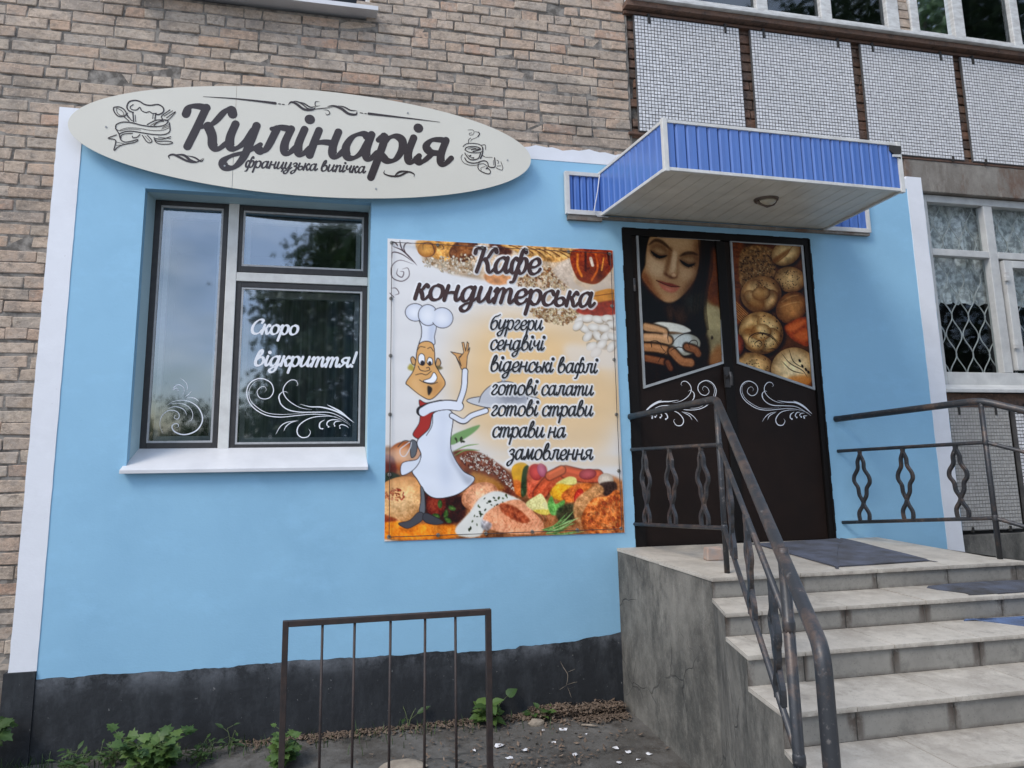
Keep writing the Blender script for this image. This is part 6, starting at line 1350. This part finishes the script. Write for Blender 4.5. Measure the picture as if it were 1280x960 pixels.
PS = [(-1.01, -.32, 1.5), (-.89, -.39, 1.1), (-.99, -.45, 1.2), (-.61, -.22, 1.3), (-.64, -.49, .9), (-.40, -.47, .9), (-.35, -.52, .8), (-.44, -.60, 1.0), (-.71, -.35, .7), (-.25, -.56, .8), (-1.16, -.34, .6), (-.34, -.81, .9), (-.33, -.60, .6), (-1.2, -.52, .6), (-.72, -.21, .5), (-.56, -.74, .5), (-.79, -.72, 1.0), (-.87, -.58, .5), (-.5, -.3, .5)]
for x, y, s_ in PS:
    r = random.Random(int(x * 1000)); m = MB(); a0_ = r.uniform(0, 6); q = []
    for k in range(7): rr = .014 * s_ * r.uniform(.6, 1.3); q.append((math.cos(a0_ + k * .9) * rr * 1.4, math.sin(a0_ + k * .9) * rr, r.uniform(.001, .010)))
    c_ = (0, 0, .007 * s_)
    for k in range(7): m.face([c_, q[k], q[(k + 1) % 7]])
    o = m.build('paper_scrap', M_PAPER, recalc=False); o.location = (x, y, gz(x, y) + .003); md = o.modifiers.new('thick', 'SOLIDIFY'); md.thickness = .0012
    tag(o, 'small white torn paper scrap on the ground between the fence and the steps', 'paper scrap', 'paper scraps on the ground')
def stone(x, y, sx_, sy_, sz_, label, seed, mat=M_STONE):
    bm = bmesh.new(); bmesh.ops.create_icosphere(bm, subdivisions=2, radius=1); r = random.Random(seed)
    for v in bm.verts: v.co = Vector((v.co.x * sx_, v.co.y * sy_, v.co.z * sz_)) * (1 + r.uniform(-.15, .15))
    me = bpy.data.meshes.new('stone'); bm.to_mesh(me); bm.free(); me.materials.append(mat); o = bpy.data.objects.new('stone', me); COL.objects.link(o); o.location = (x, y, gz(x, y) + sz_ * .6); tag(o, label, 'stone')
stone(-.74, -.14, .045, .028, .024, 'pale beige stone lying in the dead leaves by the black base', 3)
stone(-1.56, -.42, .13, .07, .015, 'flat brown stone on the ground behind the fence bars', 6)
m = MB(); x, y = -.45, -.22; m.tube([(-.49, -.20, gz(x, y) + .012), (-.44, -.23, gz(x, y) + .016), (-.40, -.24, gz(x, y) + .011)], [.005, .006, .004], 6)
tag(m.build('stick', M_STONE, smooth=True), 'short pale stick lying in front of the dead leaves near the steps', 'stick')

# ------------------------------------------------------------------ trees across the yard, reflected in the glass, plus one added for shade
def tree(x, y, h, cr_, label, seed, n=5200, ls=1.0, nc=46):
    r = random.Random(seed); z0 = gz(8, -14); T = thing('leafy_tree', label, 'tree', 'trees across the yard', (x, y, z0)); m = MB()
    m.tube([(0, 0, 0), (.1, 0, h * .25), (-.05, .1, h * .5), (.1, 0, h * .8)], [.24, .19, .14, .05], 10); cl = []
    for k in range(nc):
        a = r.uniform(0, 6.3); zz = r.uniform(.10, 1.0); rad = cr_ * math.sin(math.pi * (.18 + zz * .76)) ** .7 * r.uniform(.35, 1.05); cl.append(Vector((math.cos(a) * rad, math.sin(a) * rad, h * zz)))
        if k % 4 == 0: m.tube([(0, 0, h * zz * .6), tuple(cl[-1] * .6 + Vector((0, 0, h * zz * .3))), tuple(cl[-1])], [.07, .04, .015], 6)
    m.build('trunk', M_BARK, T, smooth=True); l_ = MB()
    for k in range(n):
        c_ = r.choice(cl); p = c_ + Vector((r.gauss(0, .42), r.gauss(0, .42), r.gauss(0, .34))); a = Vector((r.gauss(0, 1), r.gauss(0, 1), r.gauss(0, 1))).normalized(); b = a.cross(Vector((r.gauss(0, 1), r.gauss(0, 1), r.gauss(0, 1)))).normalized(); s_ = r.uniform(.07, .16) * ls
        l_.face([tuple(p - a * s_), tuple(p + b * s_ * .6), tuple(p + a * s_), tuple(p - b * s_ * .6)], r.random())
    l_.build('crown', M_TREELEAF, T, attr='tint', recalc=False)
tree(.7, -15.5, 9.6, 4.0, 'tall leafy tree across the yard, reflected in the shop window behind the white lettering', 21, 46000, .95, 170)
tree(5.5, -17.5, 9.0, 3.4, 'leafy tree across the yard beyond the tall reflected one', 33, 14000, .8, 60)
tree(-7.5, -36.0, 3.4, 4.0, 'low spreading tree farthest away across the yard', 37)
tree(7.6, -4.8, 9.5, 3.0, 'unseen leafy tree added beyond the end of the steps to shade the right side', 41, 26000, .6, 90)  # unseen tree added to block sky light from the right half
